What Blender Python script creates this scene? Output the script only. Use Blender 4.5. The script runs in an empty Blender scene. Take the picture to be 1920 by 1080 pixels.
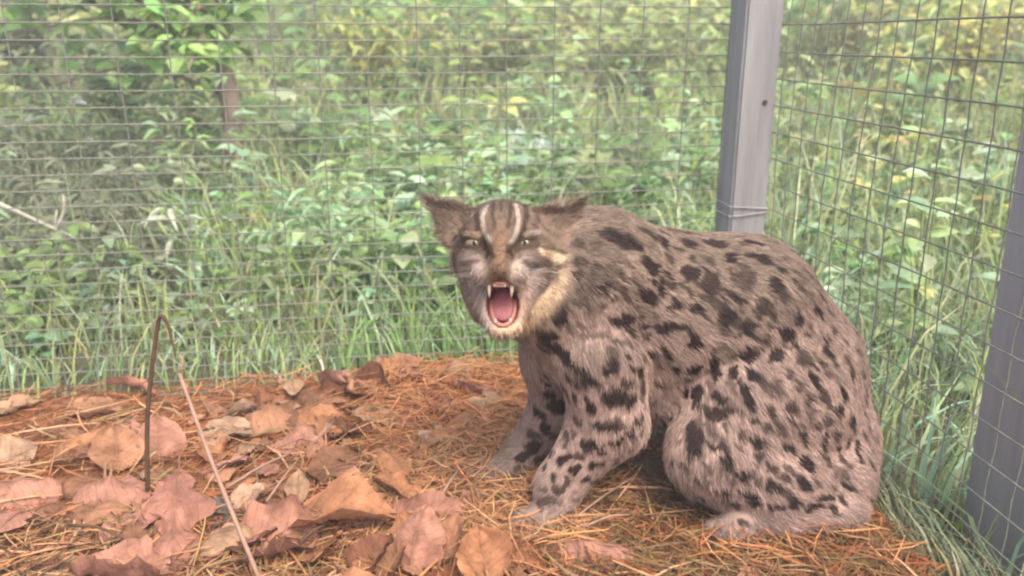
import bpy, math, random
import numpy as np
from mathutils import Vector, Matrix, noise
from mathutils.bvhtree import BVHTree

random.seed(7)
rng = np.random.default_rng(11)
S = bpy.context.scene
COL = S.collection
R = math.radians

# ------------------------------------------------------------------ camera
FPX, PITCH, CAMH = 1550.0, R(16.9), 0.55
cam_d = bpy.data.cameras.new('camera')
cam = bpy.data.objects.new('camera', cam_d)
COL.objects.link(cam)
cam.location = (0, 0, CAMH)
cam.rotation_euler = (R(90) - PITCH, 0, 0)
cam_d.sensor_width = 36.0
cam_d.lens = FPX / 1920 * 36.0
cam_d.clip_start = 0.02
cam_d.clip_end = 400
cam_d.dof.use_dof = True
cam_d.dof.focus_distance = 0.98
cam_d.dof.aperture_fstop = 5.0
S.camera = cam

# ------------------------------------------------------------------ light
SUN_EL, SUN_AZ = R(58), R(150)
world = bpy.data.worlds.new('World')
S.world = world
world.use_nodes = True
wn = world.node_tree.nodes
sky = wn.new('ShaderNodeTexSky')
sky.sky_type = 'NISHITA'
sky.sun_disc = False
sky.sun_elevation = SUN_EL
sky.sun_rotation = SUN_AZ
sky.air_density = 1.0
sky.dust_density = 7.0
sky.ozone_density = 0.5
bg = wn['Background']
bg.inputs['Strength'].default_value = 0.15
world.node_tree.links.new(sky.outputs['Color'], bg.inputs['Color'])
sun_d = bpy.data.lights.new('sun', 'SUN')
sun_d.energy = 1.0
sun_d.angle = R(25)
sun_d.color = (1.0, 0.96, 0.88)
sun = bpy.data.objects.new('sun', sun_d)
COL.objects.link(sun)
sun.rotation_euler = (R(90) - SUN_EL, 0, math.pi - SUN_AZ)
sun.location = (1, -1, 4)

S.view_settings.view_transform = 'Standard'
S.view_settings.look = 'None'
S.view_settings.gamma = 1.0
S.view_settings.exposure = 1.4
S.render.engine = 'CYCLES'
S.cycles.use_denoising = True
S.cycles.filter_width = 2.2
S.cycles.max_bounces = 6
S.cycles.transparent_max_bounces = 8


# ------------------------------------------------------------------ helpers
CP, SP = math.cos(PITCH), math.sin(PITCH)


def ray(x, y):
    u, v = (x - 960) / FPX, (540 - y) / FPX
    return np.array([u, CP + v * SP, -SP + v * CP])


def on_z(x, y, z=0.0):
    r = ray(x, y)
    return np.array([0, 0, CAMH]) + r * ((z - CAMH) / r[2])


def on_y(x, y, Y):
    r = ray(x, y)
    return np.array([0, 0, CAMH]) + r * (Y / r[1])


def link(o, parent=None):
    COL.objects.link(o)
    if parent is not None:
        o.parent = parent
    return o


def tag(o, label=None, cat=None, group=None, kind=None):
    if label: o['label'] = label
    if cat: o['category'] = cat
    if group: o['group'] = group
    if kind: o['kind'] = kind
    return o


def empty(name, loc=(0, 0, 0), rz=0.0):
    o = bpy.data.objects.new(name, None)
    o.empty_display_size = 0.02
    o.location = loc
    o.rotation_euler = (0, 0, rz)
    return link(o)


def np_mesh(name, V, loops, sizes, mat=None, col=None, smooth=False):
    """mesh from numpy arrays: V (n,3); loops flat index array; sizes per face"""
    me = bpy.data.meshes.new(name)
    V = np.asarray(V, dtype=np.float32)
    loops = np.asarray(loops, dtype=np.int32).ravel()
    sizes = np.asarray(sizes, dtype=np.int32)
    me.vertices.add(len(V))
    me.vertices.foreach_set('co', V.ravel())
    me.loops.add(len(loops))
    me.loops.foreach_set('vertex_index', loops)
    me.polygons.add(len(sizes))
    starts = np.concatenate([[0], np.cumsum(sizes)[:-1]]).astype(np.int32)
    me.polygons.foreach_set('loop_start', starts)
    me.polygons.foreach_set('loop_total', sizes)
    me.polygons.foreach_set('use_smooth', np.full(len(sizes), smooth))
    if col is not None:
        a = me.attributes.new('col', 'FLOAT_COLOR', 'POINT')
        c = np.ones((len(V), 4), dtype=np.float32)
        c[:, :3] = col
        a.data.foreach_set('color', c.ravel())
    me.update(calc_edges=True)
    me.validate()
    if mat: me.materials.append(mat)
    return me


def py_mesh(name, V, F, mat=None, smooth=False, col=None):
    sizes = [len(f) for f in F]
    loops = [i for f in F for i in f]
    return np_mesh(name, V, loops, sizes, mat, col, smooth)


def obj(name, me, parent=None, loc=None):
    o = bpy.data.objects.new(name, me)
    if loc is not None: o.location = loc
    return link(o, parent)


def tube_data(pts, rad, sides=5, cap=True):
    pts = np.asarray(pts, float)
    n = len(pts)
    rad = np.full(n, rad) if np.isscalar(rad) else np.asarray(rad)
    T = np.gradient(pts, axis=0)
    T /= np.linalg.norm(T, axis=1)[:, None] + 1e-9
    up = np.array([0, 0, 1.0]) if abs(T[0][2]) < 0.9 else np.array([1.0, 0, 0])
    V, F = [], []
    A = np.cross(T[0], up); A /= np.linalg.norm(A)
    for i in range(n):
        A = A - T[i] * A.dot(T[i]); A /= np.linalg.norm(A) + 1e-9
        B = np.cross(T[i], A)
        for k in range(sides):
            a = 2 * math.pi * k / sides
            V.append(pts[i] + rad[i] * (math.cos(a) * A + math.sin(a) * B))
    for i in range(n - 1):
        for k in range(sides):
            k2 = (k + 1) % sides
            F.append((i * sides + k, i * sides + k2, (i + 1) * sides + k2, (i + 1) * sides + k))
    if cap:
        F.append(tuple(range(sides))[::-1])
        F.append(tuple((n - 1) * sides + k for k in range(sides)))
    return V, F


def join_data(parts):
    V, F, o = [], [], 0
    for v, f in parts:
        V.extend(v)
        F.extend(tuple(i + o for i in q) for q in f)
        o += len(v)
    return V, F


def smooth_path(pts, n):
    """Catmull-Rom resample"""
    P = np.asarray(pts, float)
    P = np.vstack([2 * P[0] - P[1], P, 2 * P[-1] - P[-2]])
    out = []
    m = len(P) - 3
    for t in np.linspace(0, m - 1e-6, n):
        i = int(t); u = t - i
        p0, p1, p2, p3 = P[i:i + 4]
        out.append(0.5 * (2 * p1 + (p2 - p0) * u + (2 * p0 - 5 * p1 + 4 * p2 - p3) * u * u + (3 * p1 - p0 - 3 * p2 + p3) * u ** 3))
    return np.array(out)


# ------------------------------------------------------------------ materials
def new_mat(name):
    m = bpy.data.materials.new(name)
    m.use_nodes = True
    return m, m.node_tree.nodes, m.node_tree.links, m.node_tree.nodes['Principled BSDF']


def mat_noise(name, c1, c2, scale=20, rough=0.8, bump=0.3, bscale=120, detail=6, stretch=(1, 1, 1), spec=0.3, coord='Object', c3=None, dist=0.002):
    m, N, L, P = new_mat(name)
    tc = N.new('ShaderNodeTexCoord')
    mp = N.new('ShaderNodeMapping'); mp.inputs['Scale'].default_value = stretch
    L.new(tc.outputs[coord], mp.inputs['Vector'])
    n1 = N.new('ShaderNodeTexNoise'); n1.inputs['Scale'].default_value = scale; n1.inputs['Detail'].default_value = detail
    n1.inputs['Roughness'].default_value = 0.65
    L.new(mp.outputs['Vector'], n1.inputs['Vector'])
    cr = N.new('ShaderNodeValToRGB')
    cr.color_ramp.elements[0].position = 0.3; cr.color_ramp.elements[1].position = 0.7
    cr.color_ramp.elements[0].color = (*c1, 1); cr.color_ramp.elements[1].color = (*c2, 1)
    if c3:
        e = cr.color_ramp.elements.new(0.5); e.color = (*c3, 1)
    L.new(n1.outputs['Fac'], cr.inputs['Fac'])
    L.new(cr.outputs['Color'], P.inputs['Base Color'])
    n2 = N.new('ShaderNodeTexNoise'); n2.inputs['Scale'].default_value = bscale; n2.inputs['Detail'].default_value = 5
    L.new(mp.outputs['Vector'], n2.inputs['Vector'])
    b = N.new('ShaderNodeBump'); b.inputs['Strength'].default_value = bump; b.inputs['Distance'].default_value = dist
    L.new(n2.outputs['Fac'], b.inputs['Height'])
    L.new(b.outputs['Normal'], P.inputs['Normal'])
    P.inputs['Roughness'].default_value = rough
    P.inputs['Specular IOR Level'].default_value = spec
    return m


def mat_leaf(name, trans=0.35, rough=0.45, spec=0.5, vary=0.25, nscale=40):
    """leaf material: colour attribute, mottled, partly translucent"""
    m, N, L, P = new_mat(name)
    at = N.new('ShaderNodeAttribute'); at.attribute_name = 'col'
    tc = N.new('ShaderNodeTexCoord')
    n1 = N.new('ShaderNodeTexNoise'); n1.inputs['Scale'].default_value = nscale; n1.inputs['Detail'].default_value = 4
    L.new(tc.outputs['Object'], n1.inputs['Vector'])
    mr = N.new('ShaderNodeMapRange')
    mr.inputs['From Min'].default_value = 0.3; mr.inputs['From Max'].default_value = 0.7
    mr.inputs['To Min'].default_value = 1 - vary; mr.inputs['To Max'].default_value = 1 + vary
    L.new(n1.outputs['Fac'], mr.inputs['Value'])
    mx = N.new('ShaderNodeVectorMath'); mx.operation = 'SCALE'
    L.new(at.outputs['Color'], mx.inputs[0]); L.new(mr.outputs['Result'], mx.inputs['Scale'])
    L.new(mx.outputs['Vector'], P.inputs['Base Color'])
    P.inputs['Roughness'].default_value = rough
    P.inputs['Specular IOR Level'].default_value = spec
    tr = N.new('ShaderNodeBsdfTranslucent')
    L.new(mx.outputs['Vector'], tr.inputs['Color'])
    mix = N.new('ShaderNodeMixShader'); mix.inputs['Fac'].default_value = trans
    L.new(P.outputs['BSDF'], mix.inputs[1]); L.new(tr.outputs['BSDF'], mix.inputs[2])
    L.new(mix.outputs['Shader'], N['Material Output'].inputs['Surface'])
    return m


def mat_dry(name):
    """dry leaf: colour attribute, side veins, brown blotches, dull and slightly translucent"""
    m, N, L, P = new_mat(name)
    def mth(op, a, b=None):
        n = N.new('ShaderNodeMath'); n.operation = op
        for i, q in enumerate((a, b)):
            if q is None: continue
            if isinstance(q, (int, float)): n.inputs[i].default_value = q
            else: L.new(q, n.inputs[i])
        return n.outputs[0]
    at = N.new('ShaderNodeAttribute'); at.attribute_name = 'col'
    uv = N.new('ShaderNodeUVMap'); uv.uv_map = 'UVMap'
    sep = N.new('ShaderNodeSeparateXYZ'); L.new(uv.outputs['UV'], sep.inputs[0])
    tc = N.new('ShaderNodeTexCoord')
    n0 = N.new('ShaderNodeTexNoise'); n0.inputs['Scale'].default_value = 60; L.new(tc.outputs['Object'], n0.inputs['Vector'])
    av = mth('ABSOLUTE', mth('SUBTRACT', sep.outputs['Y'], .5))
    ph = mth('ADD', mth('SUBTRACT', mth('MULTIPLY', sep.outputs['X'], 9.0), mth('MULTIPLY', av, 4.5)), mth('MULTIPLY', n0.outputs['Fac'], .5))
    tri = mth('PINGPONG', ph, .5)
    vein = N.new('ShaderNodeMapRange'); vein.inputs['From Min'].default_value = 0; vein.inputs['From Max'].default_value = .09
    vein.inputs['To Min'].default_value = 1; vein.inputs['To Max'].default_value = 0
    L.new(tri, vein.inputs['Value'])
    n1 = N.new('ShaderNodeTexNoise'); n1.inputs['Scale'].default_value = 38; n1.inputs['Detail'].default_value = 7; n1.inputs['Roughness'].default_value = .7
    L.new(tc.outputs['Object'], n1.inputs['Vector'])
    mr = N.new('ShaderNodeMapRange'); mr.inputs['From Min'].default_value = .32; mr.inputs['From Max'].default_value = .62
    mr.inputs['To Min'].default_value = .55; mr.inputs['To Max'].default_value = 1.15
    L.new(n1.outputs['Fac'], mr.inputs['Value'])
    k = mth('MULTIPLY', mr.outputs[0], mth('SUBTRACT', 1.0, mth('MULTIPLY', vein.outputs[0], .13)))
    mx = N.new('ShaderNodeVectorMath'); mx.operation = 'SCALE'
    L.new(at.outputs['Color'], mx.inputs[0]); L.new(k, mx.inputs['Scale'])
    L.new(mx.outputs['Vector'], P.inputs['Base Color'])
    n2 = N.new('ShaderNodeTexNoise'); n2.inputs['Scale'].default_value = 170; n2.inputs['Detail'].default_value = 6; L.new(tc.outputs['Object'], n2.inputs['Vector'])
    h = mth('ADD', mth('MULTIPLY', vein.outputs[0], .6), n2.outputs['Fac'])
    b = N.new('ShaderNodeBump'); b.inputs['Strength'].default_value = .55; b.inputs['Distance'].default_value = .002
    L.new(h, b.inputs['Height']); L.new(b.outputs['Normal'], P.inputs['Normal'])
    P.inputs['Roughness'].default_value = .85; P.inputs['Specular IOR Level'].default_value = .12
    tr = N.new('ShaderNodeBsdfTranslucent'); L.new(mx.outputs['Vector'], tr.inputs['Color'])
    mix = N.new('ShaderNodeMixShader'); mix.inputs['Fac'].default_value = .28
    L.new(P.outputs['BSDF'], mix.inputs[1]); L.new(tr.outputs['BSDF'], mix.inputs[2])
    L.new(mix.outputs['Shader'], N['Material Output'].inputs['Surface'])
    return m


M_LEAF = mat_leaf('green_leaf', 0.4, 0.42, 0.55)
M_GRASS = mat_leaf('grass_blade', 0.35, 0.5, 0.4, 0.15)
M_DRY = mat_dry('dry_leaf')
M_STRAW = mat_leaf('straw', 0.1, 0.7, 0.25, 0.25, 80)
M_WIRE = mat_noise('galvanised_wire', (0.125, 0.132, 0.108), (0.225, 0.230, 0.195), 60, 0.55, 0.2, 300, spec=0.5)
M_POST = mat_noise('weathered_grey_wood', (0.205, 0.202, 0.206), (0.325, 0.320, 0.326), 9, 0.8, 0.5, 60, stretch=(3, 3, 0.35), c3=(0.275, 0.271, 0.276))
M_POST2 = mat_noise('dark_grey_wood', (0.26, 0.256, 0.264), (0.39, 0.383, 0.392), 8, 0.8, 0.5, 50, stretch=(3, 3, 0.3))
M_SOIL = mat_noise('brown_litter_soil', (0.10, 0.045, 0.020), (0.30, 0.125, 0.055), 26, 0.95, 1.0, 160, c3=(0.20, 0.085, 0.038), dist=0.006)
M_GROUND = mat_noise('damp_ground', (0.035, 0.04, 0.018), (0.11, 0.10, 0.055), 7, 0.95, 1.0, 40, coord='Object', dist=0.02)
M_BARK = mat_noise('pinkish_bark', (0.20, 0.14, 0.115), (0.33, 0.24, 0.20), 25, 0.9, 0.6, 90, stretch=(1, 1, 0.4))
M_TWIG = mat_noise('brown_twig', (0.055, 0.028, 0.015), (0.11, 0.058, 0.03), 40, 0.8, 0.3, 200)
M_STALK = mat_noise('pale_stalk', (0.21, 0.125, 0.09), (0.30, 0.19, 0.14), 40, 0.7, 0.3, 200)
M_STICK = mat_noise('bleached_stick', (0.42, 0.40, 0.32), (0.58, 0.55, 0.46), 40, 0.7, 0.3, 200)
M_GSTEM = mat_noise('green_stem', (0.10, 0.13, 0.05), (0.17, 0.20, 0.08), 40, 0.6, 0.2, 200)
M_RIB = mat_noise('leaf_midrib', (0.20, 0.09, 0.05), (0.32, 0.16, 0.09), 60, 0.8, 0.2, 200)
M_ROPE = mat_noise('grey_cord', (0.30, 0.28, 0.29), (0.42, 0.40, 0.40), 80, 0.8, 0.3, 300)

# ------------------------------------------------------------------ cage frame on the ground
YAW = R(8.5)
ER = np.array([math.cos(YAW), math.sin(YAW), 0])
EB = np.array([-math.sin(YAW), math.cos(YAW), 0])
O = np.array([0.352, 1.402, 0.0])          # corner of the litter floor
GZ = -0.06                                  # ground outside


def cage(s, t, z=0.0):
    return O + ER * s + EB * t + np.array([0, 0, z])


def cage_st(x, y):
    dx, dy = x - O[0], y - O[1]
    return dx * ER[0] + dy * ER[1], dx * EB[0] + dy * EB[1]


MESH_T, MESH_S = 0.07, 0.098


def floor_h(x, y):
    v = Vector((x * 5, y * 5, 0.3))
    return 0.012 * noise.noise(v) + 0.006 * noise.noise(v * 3.1) + 0.003 * noise.noise(v * 9)


# ------------------------------------------------------------------ structure: ground, cage floor
def build_ground():
    n = 70
    xs = np.concatenate([-np.geomspace(26, 0.2, n // 2), np.geomspace(0.2, 26, n // 2)])
    ys = np.concatenate([-np.geomspace(8, 0.3, 14), np.geomspace(0.1, 30, 46)])
    V = []
    for y in ys:
        for x in xs:
            d = max(0.0, y - 2.6)
            z = GZ + 0.02 * noise.noise(Vector((x * 1.7, y * 1.7, 0))) + 0.10 * d ** 1.15 * (1 if d < 40 else 1)
            V.append((x, y, min(z, 1.9)))
    w = len(xs)
    F = [(j * w + i, j * w + i + 1, (j + 1) * w + i + 1, (j + 1) * w + i) for j in range(len(ys) - 1) for i in range(w - 1)]
    o = obj('ground', py_mesh('ground', V, F, M_GROUND, True))
    tag(o, kind='structure')


def ground_z(x, y):
    d = max(0.0, y - 2.6)
    return GZ + 0.10 * d ** 1.15


def build_floor():
    ns, nt = 120, 120
    ss = np.linspace(-1.75, 0.0, ns)
    ts = np.linspace(-1.7, 0.0, nt)
    V, F = [], []
    for j, t in enumerate(ts):
        for i, s in enumerate(ss):
            es = s + (0.012 * noise.noise(Vector((t * 9, 1, 0))) if i == ns - 1 else 0)
            et = t + (0.014 * noise.noise(Vector((s * 8, 5, 0))) if j == nt - 1 else 0)
            p = cage(es, et)
            z = floor_h(p[0], p[1])
            e = max(0, (s + 0.05) / 0.05, (t + 0.05) / 0.05)
            z -= 0.02 * min(1, e) ** 2
            V.append((p[0], p[1], z))
    for j in range(nt - 1):
        for i in range(ns - 1):
            F.append((j * ns + i, j * ns + i + 1, (j + 1) * ns + i + 1, (j + 1) * ns + i))
    # skirt down to the outside ground
    base = len(V)
    edge = [(nt - 1) * ns + i for i in range(ns)] + [j * ns + ns - 1 for j in range(nt - 2, -1, -1)]
    for k in edge:
        v = V[k]
        V.append((v[0], v[1], GZ - 0.03))
    for q in range(len(edge) - 1):
        F.append((edge[q], edge[q + 1], base + q + 1, base + q))
    o = obj('floor', py_mesh('floor', V, F, M_SOIL, True))
    tag(o, kind='structure')


build_ground()
build_floor()


# ------------------------------------------------------------------ posts
def bevel_box_mesh(name, sx, sy, sz, mat, b=0.004, segs=10, wob=0.0015):
    import bmesh
    bm = bmesh.new()
    bmesh.ops.create_cube(bm, size=1)
    for v in bm.verts:
        v.co = Vector((v.co.x * sx, v.co.y * sy, (v.co.z + 0.5) * sz))
    ed = [e for e in bm.edges if abs(e.verts[0].co.z - e.verts[1].co.z) > sz * 0.5]
    bmesh.ops.subdivide_edges(bm, edges=ed, cuts=segs)
    bmesh.ops.bevel(bm, geom=[e for e in bm.edges if abs(e.verts[0].co.x - e.verts[1].co.x) < 1e-6 and abs(e.verts[0].co.y - e.verts[1].co.y) < 1e-6],
                    offset=b, segments=2, affect='EDGES')
    for v in bm.verts:
        q = v.co * 14
        v.co += Vector((noise.noise(q), noise.noise(q + Vector((9, 0, 0))), 0)) * wob
    me = bpy.data.meshes.new(name)
    bm.to_mesh(me); bm.free()
    me.materials.append(mat)
    return me


def build_posts():
    root = empty('cage_post', cage(0.0595, 0.0335, GZ), YAW)
    tag(root, 'pale grey weathered wooden corner post behind the cat', 'post')
    obj('timber', bevel_box_mesh('timber', 0.065, 0.067, 1.35, M_POST), root)
    # tie wire wound round the post, a nail hole below
    z = 0.315
    V, F = [], []
    parts = []
    for dz, sl in ((0, 0.004), (0.012, -0.003)):
        pts = []
        for k in range(33):
            a = 2 * math.pi * k / 32
            c, s = math.cos(a), math.sin(a)
            q = max(abs(c), abs(s))
            pts.append((c / q * 0.0345, s / q * 0.0355, z + dz + sl * c))
        parts.append(tube_data(pts, 0.0011, 5, False))
    V, F = join_data(parts)
    obj('tie_wire', py_mesh('tie_wire', V, F, M_ROPE, True), root)
    V, F = tube_data([(0.012, -0.0338, 0.505), (0.012, -0.0352, 0.505)], 0.0045, 8)
    obj('nail_head', py_mesh('nail_head', V, F, M_TWIG), root)
    # dark grey post outside the right hand mesh
    p = on_z(1833, 800, 0.0)
    r = ray(1833, 800)
    # point on that ray lying 5 cm outside the right mesh
    best = None
    for k in np.linspace(0.3, 2.5, 900):
        q = np.array([0, 0, CAMH]) + r * k
        s, t = cage_st(q[0], q[1])
        if s > MESH_S + 0.05:
            best = q; break
    s, t = cage_st(best[0], best[1])
    root = empty('cage_post', cage(s + 0.031, t - 0.075, GZ - 0.03), YAW)
    root.rotation_euler = (0, R(-1.6), YAW)
    tag(root, 'dark grey wooden post outside the wire mesh at the far right', 'post')
    obj('timber', bevel_box_mesh('timber', 0.06, 0.15, 1.3, M_POST2), root)


build_posts()


# ------------------------------------------------------------------ wire mesh panels
def build_mesh():
    r_ = random.Random(3)
    # back panel
    root = empty('wire_mesh_panel', cage(-0.6, MESH_T, GZ), YAW)
    tag(root, 'rectangular wire mesh panel behind the cat along the back of the cage', 'wire mesh')
    S0, S1, Z1 = -1.02, 0.635, 1.02     # local x range (origin at s=-0.6), height
    RW = 0.00108
    def bow(x, z):
        return 0.006 * noise.noise(Vector((x * 3, z * 4, 1)))
    x = S1 - 0.004
    while x > S0:
        lean = r_.uniform(-0.006, 0.006)
        pts = [(x + lean * (z / Z1) + 0.0025 * noise.noise(Vector((x * 7, z * 6, 4))), bow(x, z), z) for z in np.linspace(0.0, Z1, 12)]
        V, F = tube_data(pts, RW, 4, False)
        obj('vertical_wire', py_mesh('vertical_wire', V, F, M_WIRE, True), root)
        x -= 0.0765
    z = 0.012
    while z < Z1:
        pts = [(x, bow(x, z) - 2 * RW, z + 0.0022 * noise.noise(Vector((x * 3, z * 9, 8)))) for x in np.linspace(S0, S1, 14)]
        V, F = tube_data(pts, RW * 0.95, 4, False)
        obj('horizontal_wire', py_mesh('horizontal_wire', V, F, M_WIRE, True), root)
        z += 0.0258
    # right panel, runs towards the viewer
    root = empty('wire_mesh_panel', cage(MESH_S, 0.0, GZ), YAW)
    tag(root, 'square wire mesh panel along the right side of the cage', 'wire mesh')
    T0, T1 = -1.45, 0.06
    def bow2(y, z):
        return 0.010 * noise.noise(Vector((y * 2.2, z * 3, 11)))
    y = T1 - 0.03
    while y > T0:
        pts = []
        for i, z in enumerate(np.linspace(0.0, Z1, 25)):
            pts.append((bow2(y, z), y + 0.0030 * noise.noise(Vector((y * 7, z * 6, 2))) + (0.0012 if i % 2 else -0.0012), z))
        V, F = tube_data(pts, 0.00118, 4, False)
        obj('vertical_wire', py_mesh('vertical_wire', V, F, M_WIRE, True), root)
        y -= 0.0415
    z = 0.02
    while z < Z1:
        pts = [(bow2(y, z) - 0.002, y, z + 0.004 * noise.noise(Vector((y * 2, z * 5, 5)))) for y in np.linspace(T0, T1, 18)]
        V, F = tube_data(pts, 0.00118, 4, False)
        obj('horizontal_wire', py_mesh('horizontal_wire', V, F, M_WIRE, True), root)
        z += 0.0435


build_mesh()


# ------------------------------------------------------------------ the cat
def surface_nets(vol, org, h):
    """naive surface nets: vol<0 inside; returns verts, quads"""
    nx, ny, nz = vol.shape
    neg = vol < 0
    acc = np.zeros((nx - 1, ny - 1, nz - 1, 3), np.float32)
    cnt = np.zeros((nx - 1, ny - 1, nz - 1), np.float32)
    corner = lambda a, i, j, k: a[i:nx - 1 + i, j:ny - 1 + j, k:nz - 1 + k]
    for ax in range(3):
        for u in (0, 1):
            for w in (0, 1):
                o0 = [0, 0, 0]; o1 = [0, 0, 0]
                b, c = [q for q in range(3) if q != ax]
                o0[b] = o1[b] = u; o0[c] = o1[c] = w; o1[ax] = 1
                v0, v1 = corner(vol, *o0), corner(vol, *o1)
                m = (v0 < 0) != (v1 < 0)
                t = np.where(m, v0 / np.where(m, v0 - v1, 1), 0)
                p = np.zeros(m.shape + (3,), np.float32)
                p[..., ax] = t; p[..., b] = u; p[..., c] = w
                acc += p * m[..., None]
                cnt += m
    act = cnt > 0
    idx = np.full(act.shape, -1, np.int64)
    idx[act] = np.arange(act.sum())
    cells = np.argwhere(act)
    V = (cells + acc[act] / cnt[act][:, None] + 0.0) * h + org
    quads = []
    for ax in range(3):
        b, c = [q for q in range(3) if q != ax]
        sl0 = [slice(1, -1)] * 3; sl1 = [slice(1, -1)] * 3
        sl0[ax] = slice(0, -1); sl1[ax] = slice(1, None)
        s0, s1 = neg[tuple(sl0)], neg[tuple(sl1)]
        e = np.argwhere(s0 != s1)
        off = np.array([1, 1, 1]); off[ax] = 0
        base = e + off
        flip = s0[tuple(e.T)]
        def cell(db, dc):
            q = base.copy(); q[:, b] -= db; q[:, c] -= dc
            return idx[tuple(q.T)]
        q = np.stack([cell(0, 0), cell(1, 0), cell(1, 1), cell(0, 1)], 1)
        if ax == 1: flip = ~flip
        q[~flip] = q[~flip][:, ::-1]
        quads.append(q)
    return V, np.vstack(quads)


PXM = 0.000576                       # metres per traced unit on the face
HU = np.array([0, SP, CP]); HF = np.array([0, -CP, SP]); HR = np.array([1.0, 0, 0])
_r = ray(945, 480)
HEAD = np.array([0, 0, CAMH]) + _r * 0.893     # unit axis depth .893


def hl(a, b, c):
    """head-local millimetres (right, up, towards the viewer) to world"""
    return HEAD + (HR * a + HU * b + HF * c) * 0.001


def to_head(P):
    d = P - HEAD
    return np.stack([d @ HR, d @ HU, d @ HF], -1) * 1000.0


class Field:
    def __init__(s, lo, hi, h):
        s.h = h
        s.lo = np.array(lo, np.float32)
        n = np.ceil((np.array(hi) - lo) / h).astype(int)
        ax = [s.lo[i] + h * np.arange(n[i], dtype=np.float32) for i in range(3)]
        s.ax = ax
        s.vol = np.full(n, 0.05, np.float32)

    def sub(s, c0, c1, m):
        i0 = [max(0, int((c0[i] - m - s.lo[i]) / s.h)) for i in range(3)]
        i1 = [min(s.vol.shape[i], int((c1[i] + m - s.lo[i]) / s.h) + 2) for i in range(3)]
        sl = tuple(slice(i0[i], i1[i]) for i in range(3))
        g = np.meshgrid(*[s.ax[i][sl[i]] for i in range(3)], indexing='ij')
        return sl, np.stack(g, -1)

    def union(s, sl, d, k):
        v = s.vol[sl]
        if k > 0:
            hh = np.clip(0.5 + 0.5 * (v - d) / k, 0, 1)
            s.vol[sl] = v * (1 - hh) + d * hh - k * hh * (1 - hh)
        else:
            s.vol[sl] = np.minimum(v, d)

    def cone(s, a, b, ra, rb, k=0.015):
        a, b = np.array(a, np.float32), np.array(b, np.float32)
        m = max(ra, rb) + 0.05
        sl, P = s.sub(np.minimum(a, b), np.maximum(a, b), m)
        ab = b - a
        t = np.clip(((P - a) @ ab) / (ab @ ab), 0, 1)
        d = np.linalg.norm(P - (a + t[..., None] * ab), axis=-1) - (ra + (rb - ra) * t)
        s.union(sl, d, k)

    def ell(s, c, r, axes=None, k=0.015, cut=False):
        c = np.array(c, np.float32); r = np.array(r, np.float32)
        sl, P = s.sub(c, c, r.max() + 0.05)
        q = P - c
        if axes is not None:
            q = np.stack([q @ np.array(x, np.float32) for x in axes], -1)
        k0 = np.linalg.norm(q / r, axis=-1)
        k1 = np.linalg.norm(q / (r * r), axis=-1) + 1e-6
        d = k0 * (k0 - 1) / k1
        if cut:
            v = s.vol[sl]
            hh = np.clip(0.5 - 0.5 * (v + d) / k, 0, 1)
            s.vol[sl] = v * (1 - hh) - d * hh + k * hh * (1 - hh)
        else:
            s.union(sl, d, k)

    def tri(s, a, b, c, th, k=0.006):
        a, b, c = [np.array(q, np.float32) for q in (a, b, c)]
        pts = np.stack([a, b, c])
        sl, P = s.sub(pts.min(0), pts.max(0), 0.05)
        ba, cb, ac = b - a, c - b, a - c
        nor = np.cross(ba, ac)
        pa, pb, pc = P - a, P - b, P - c
        def seg(p, e):
            t = np.clip((p @ e) / (e @ e), 0, 1)
            return ((p - t[..., None] * e) ** 2).sum(-1)
        inside = (np.sign(pa @ np.cross(ba, nor)) + np.sign(pb @ np.cross(cb, nor)) + np.sign(pc @ np.cross(ac, nor))) >= 2
        de = np.minimum(np.minimum(seg(pa, ba), seg(pb, cb)), seg(pc, ac))
        dp = (pa @ nor) ** 2 / (nor @ nor)
        d = np.sqrt(np.where(inside, dp, de)) - th
        s.union(sl, d, k)


W = on_y
HAX = (HR, HU, HF)
EAX = ((HR * .985 - HU * .17, HU * .985 + HR * .17, HF), (HR * .985 + HU * .17, HU * .985 - HR * .17, HF))


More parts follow.
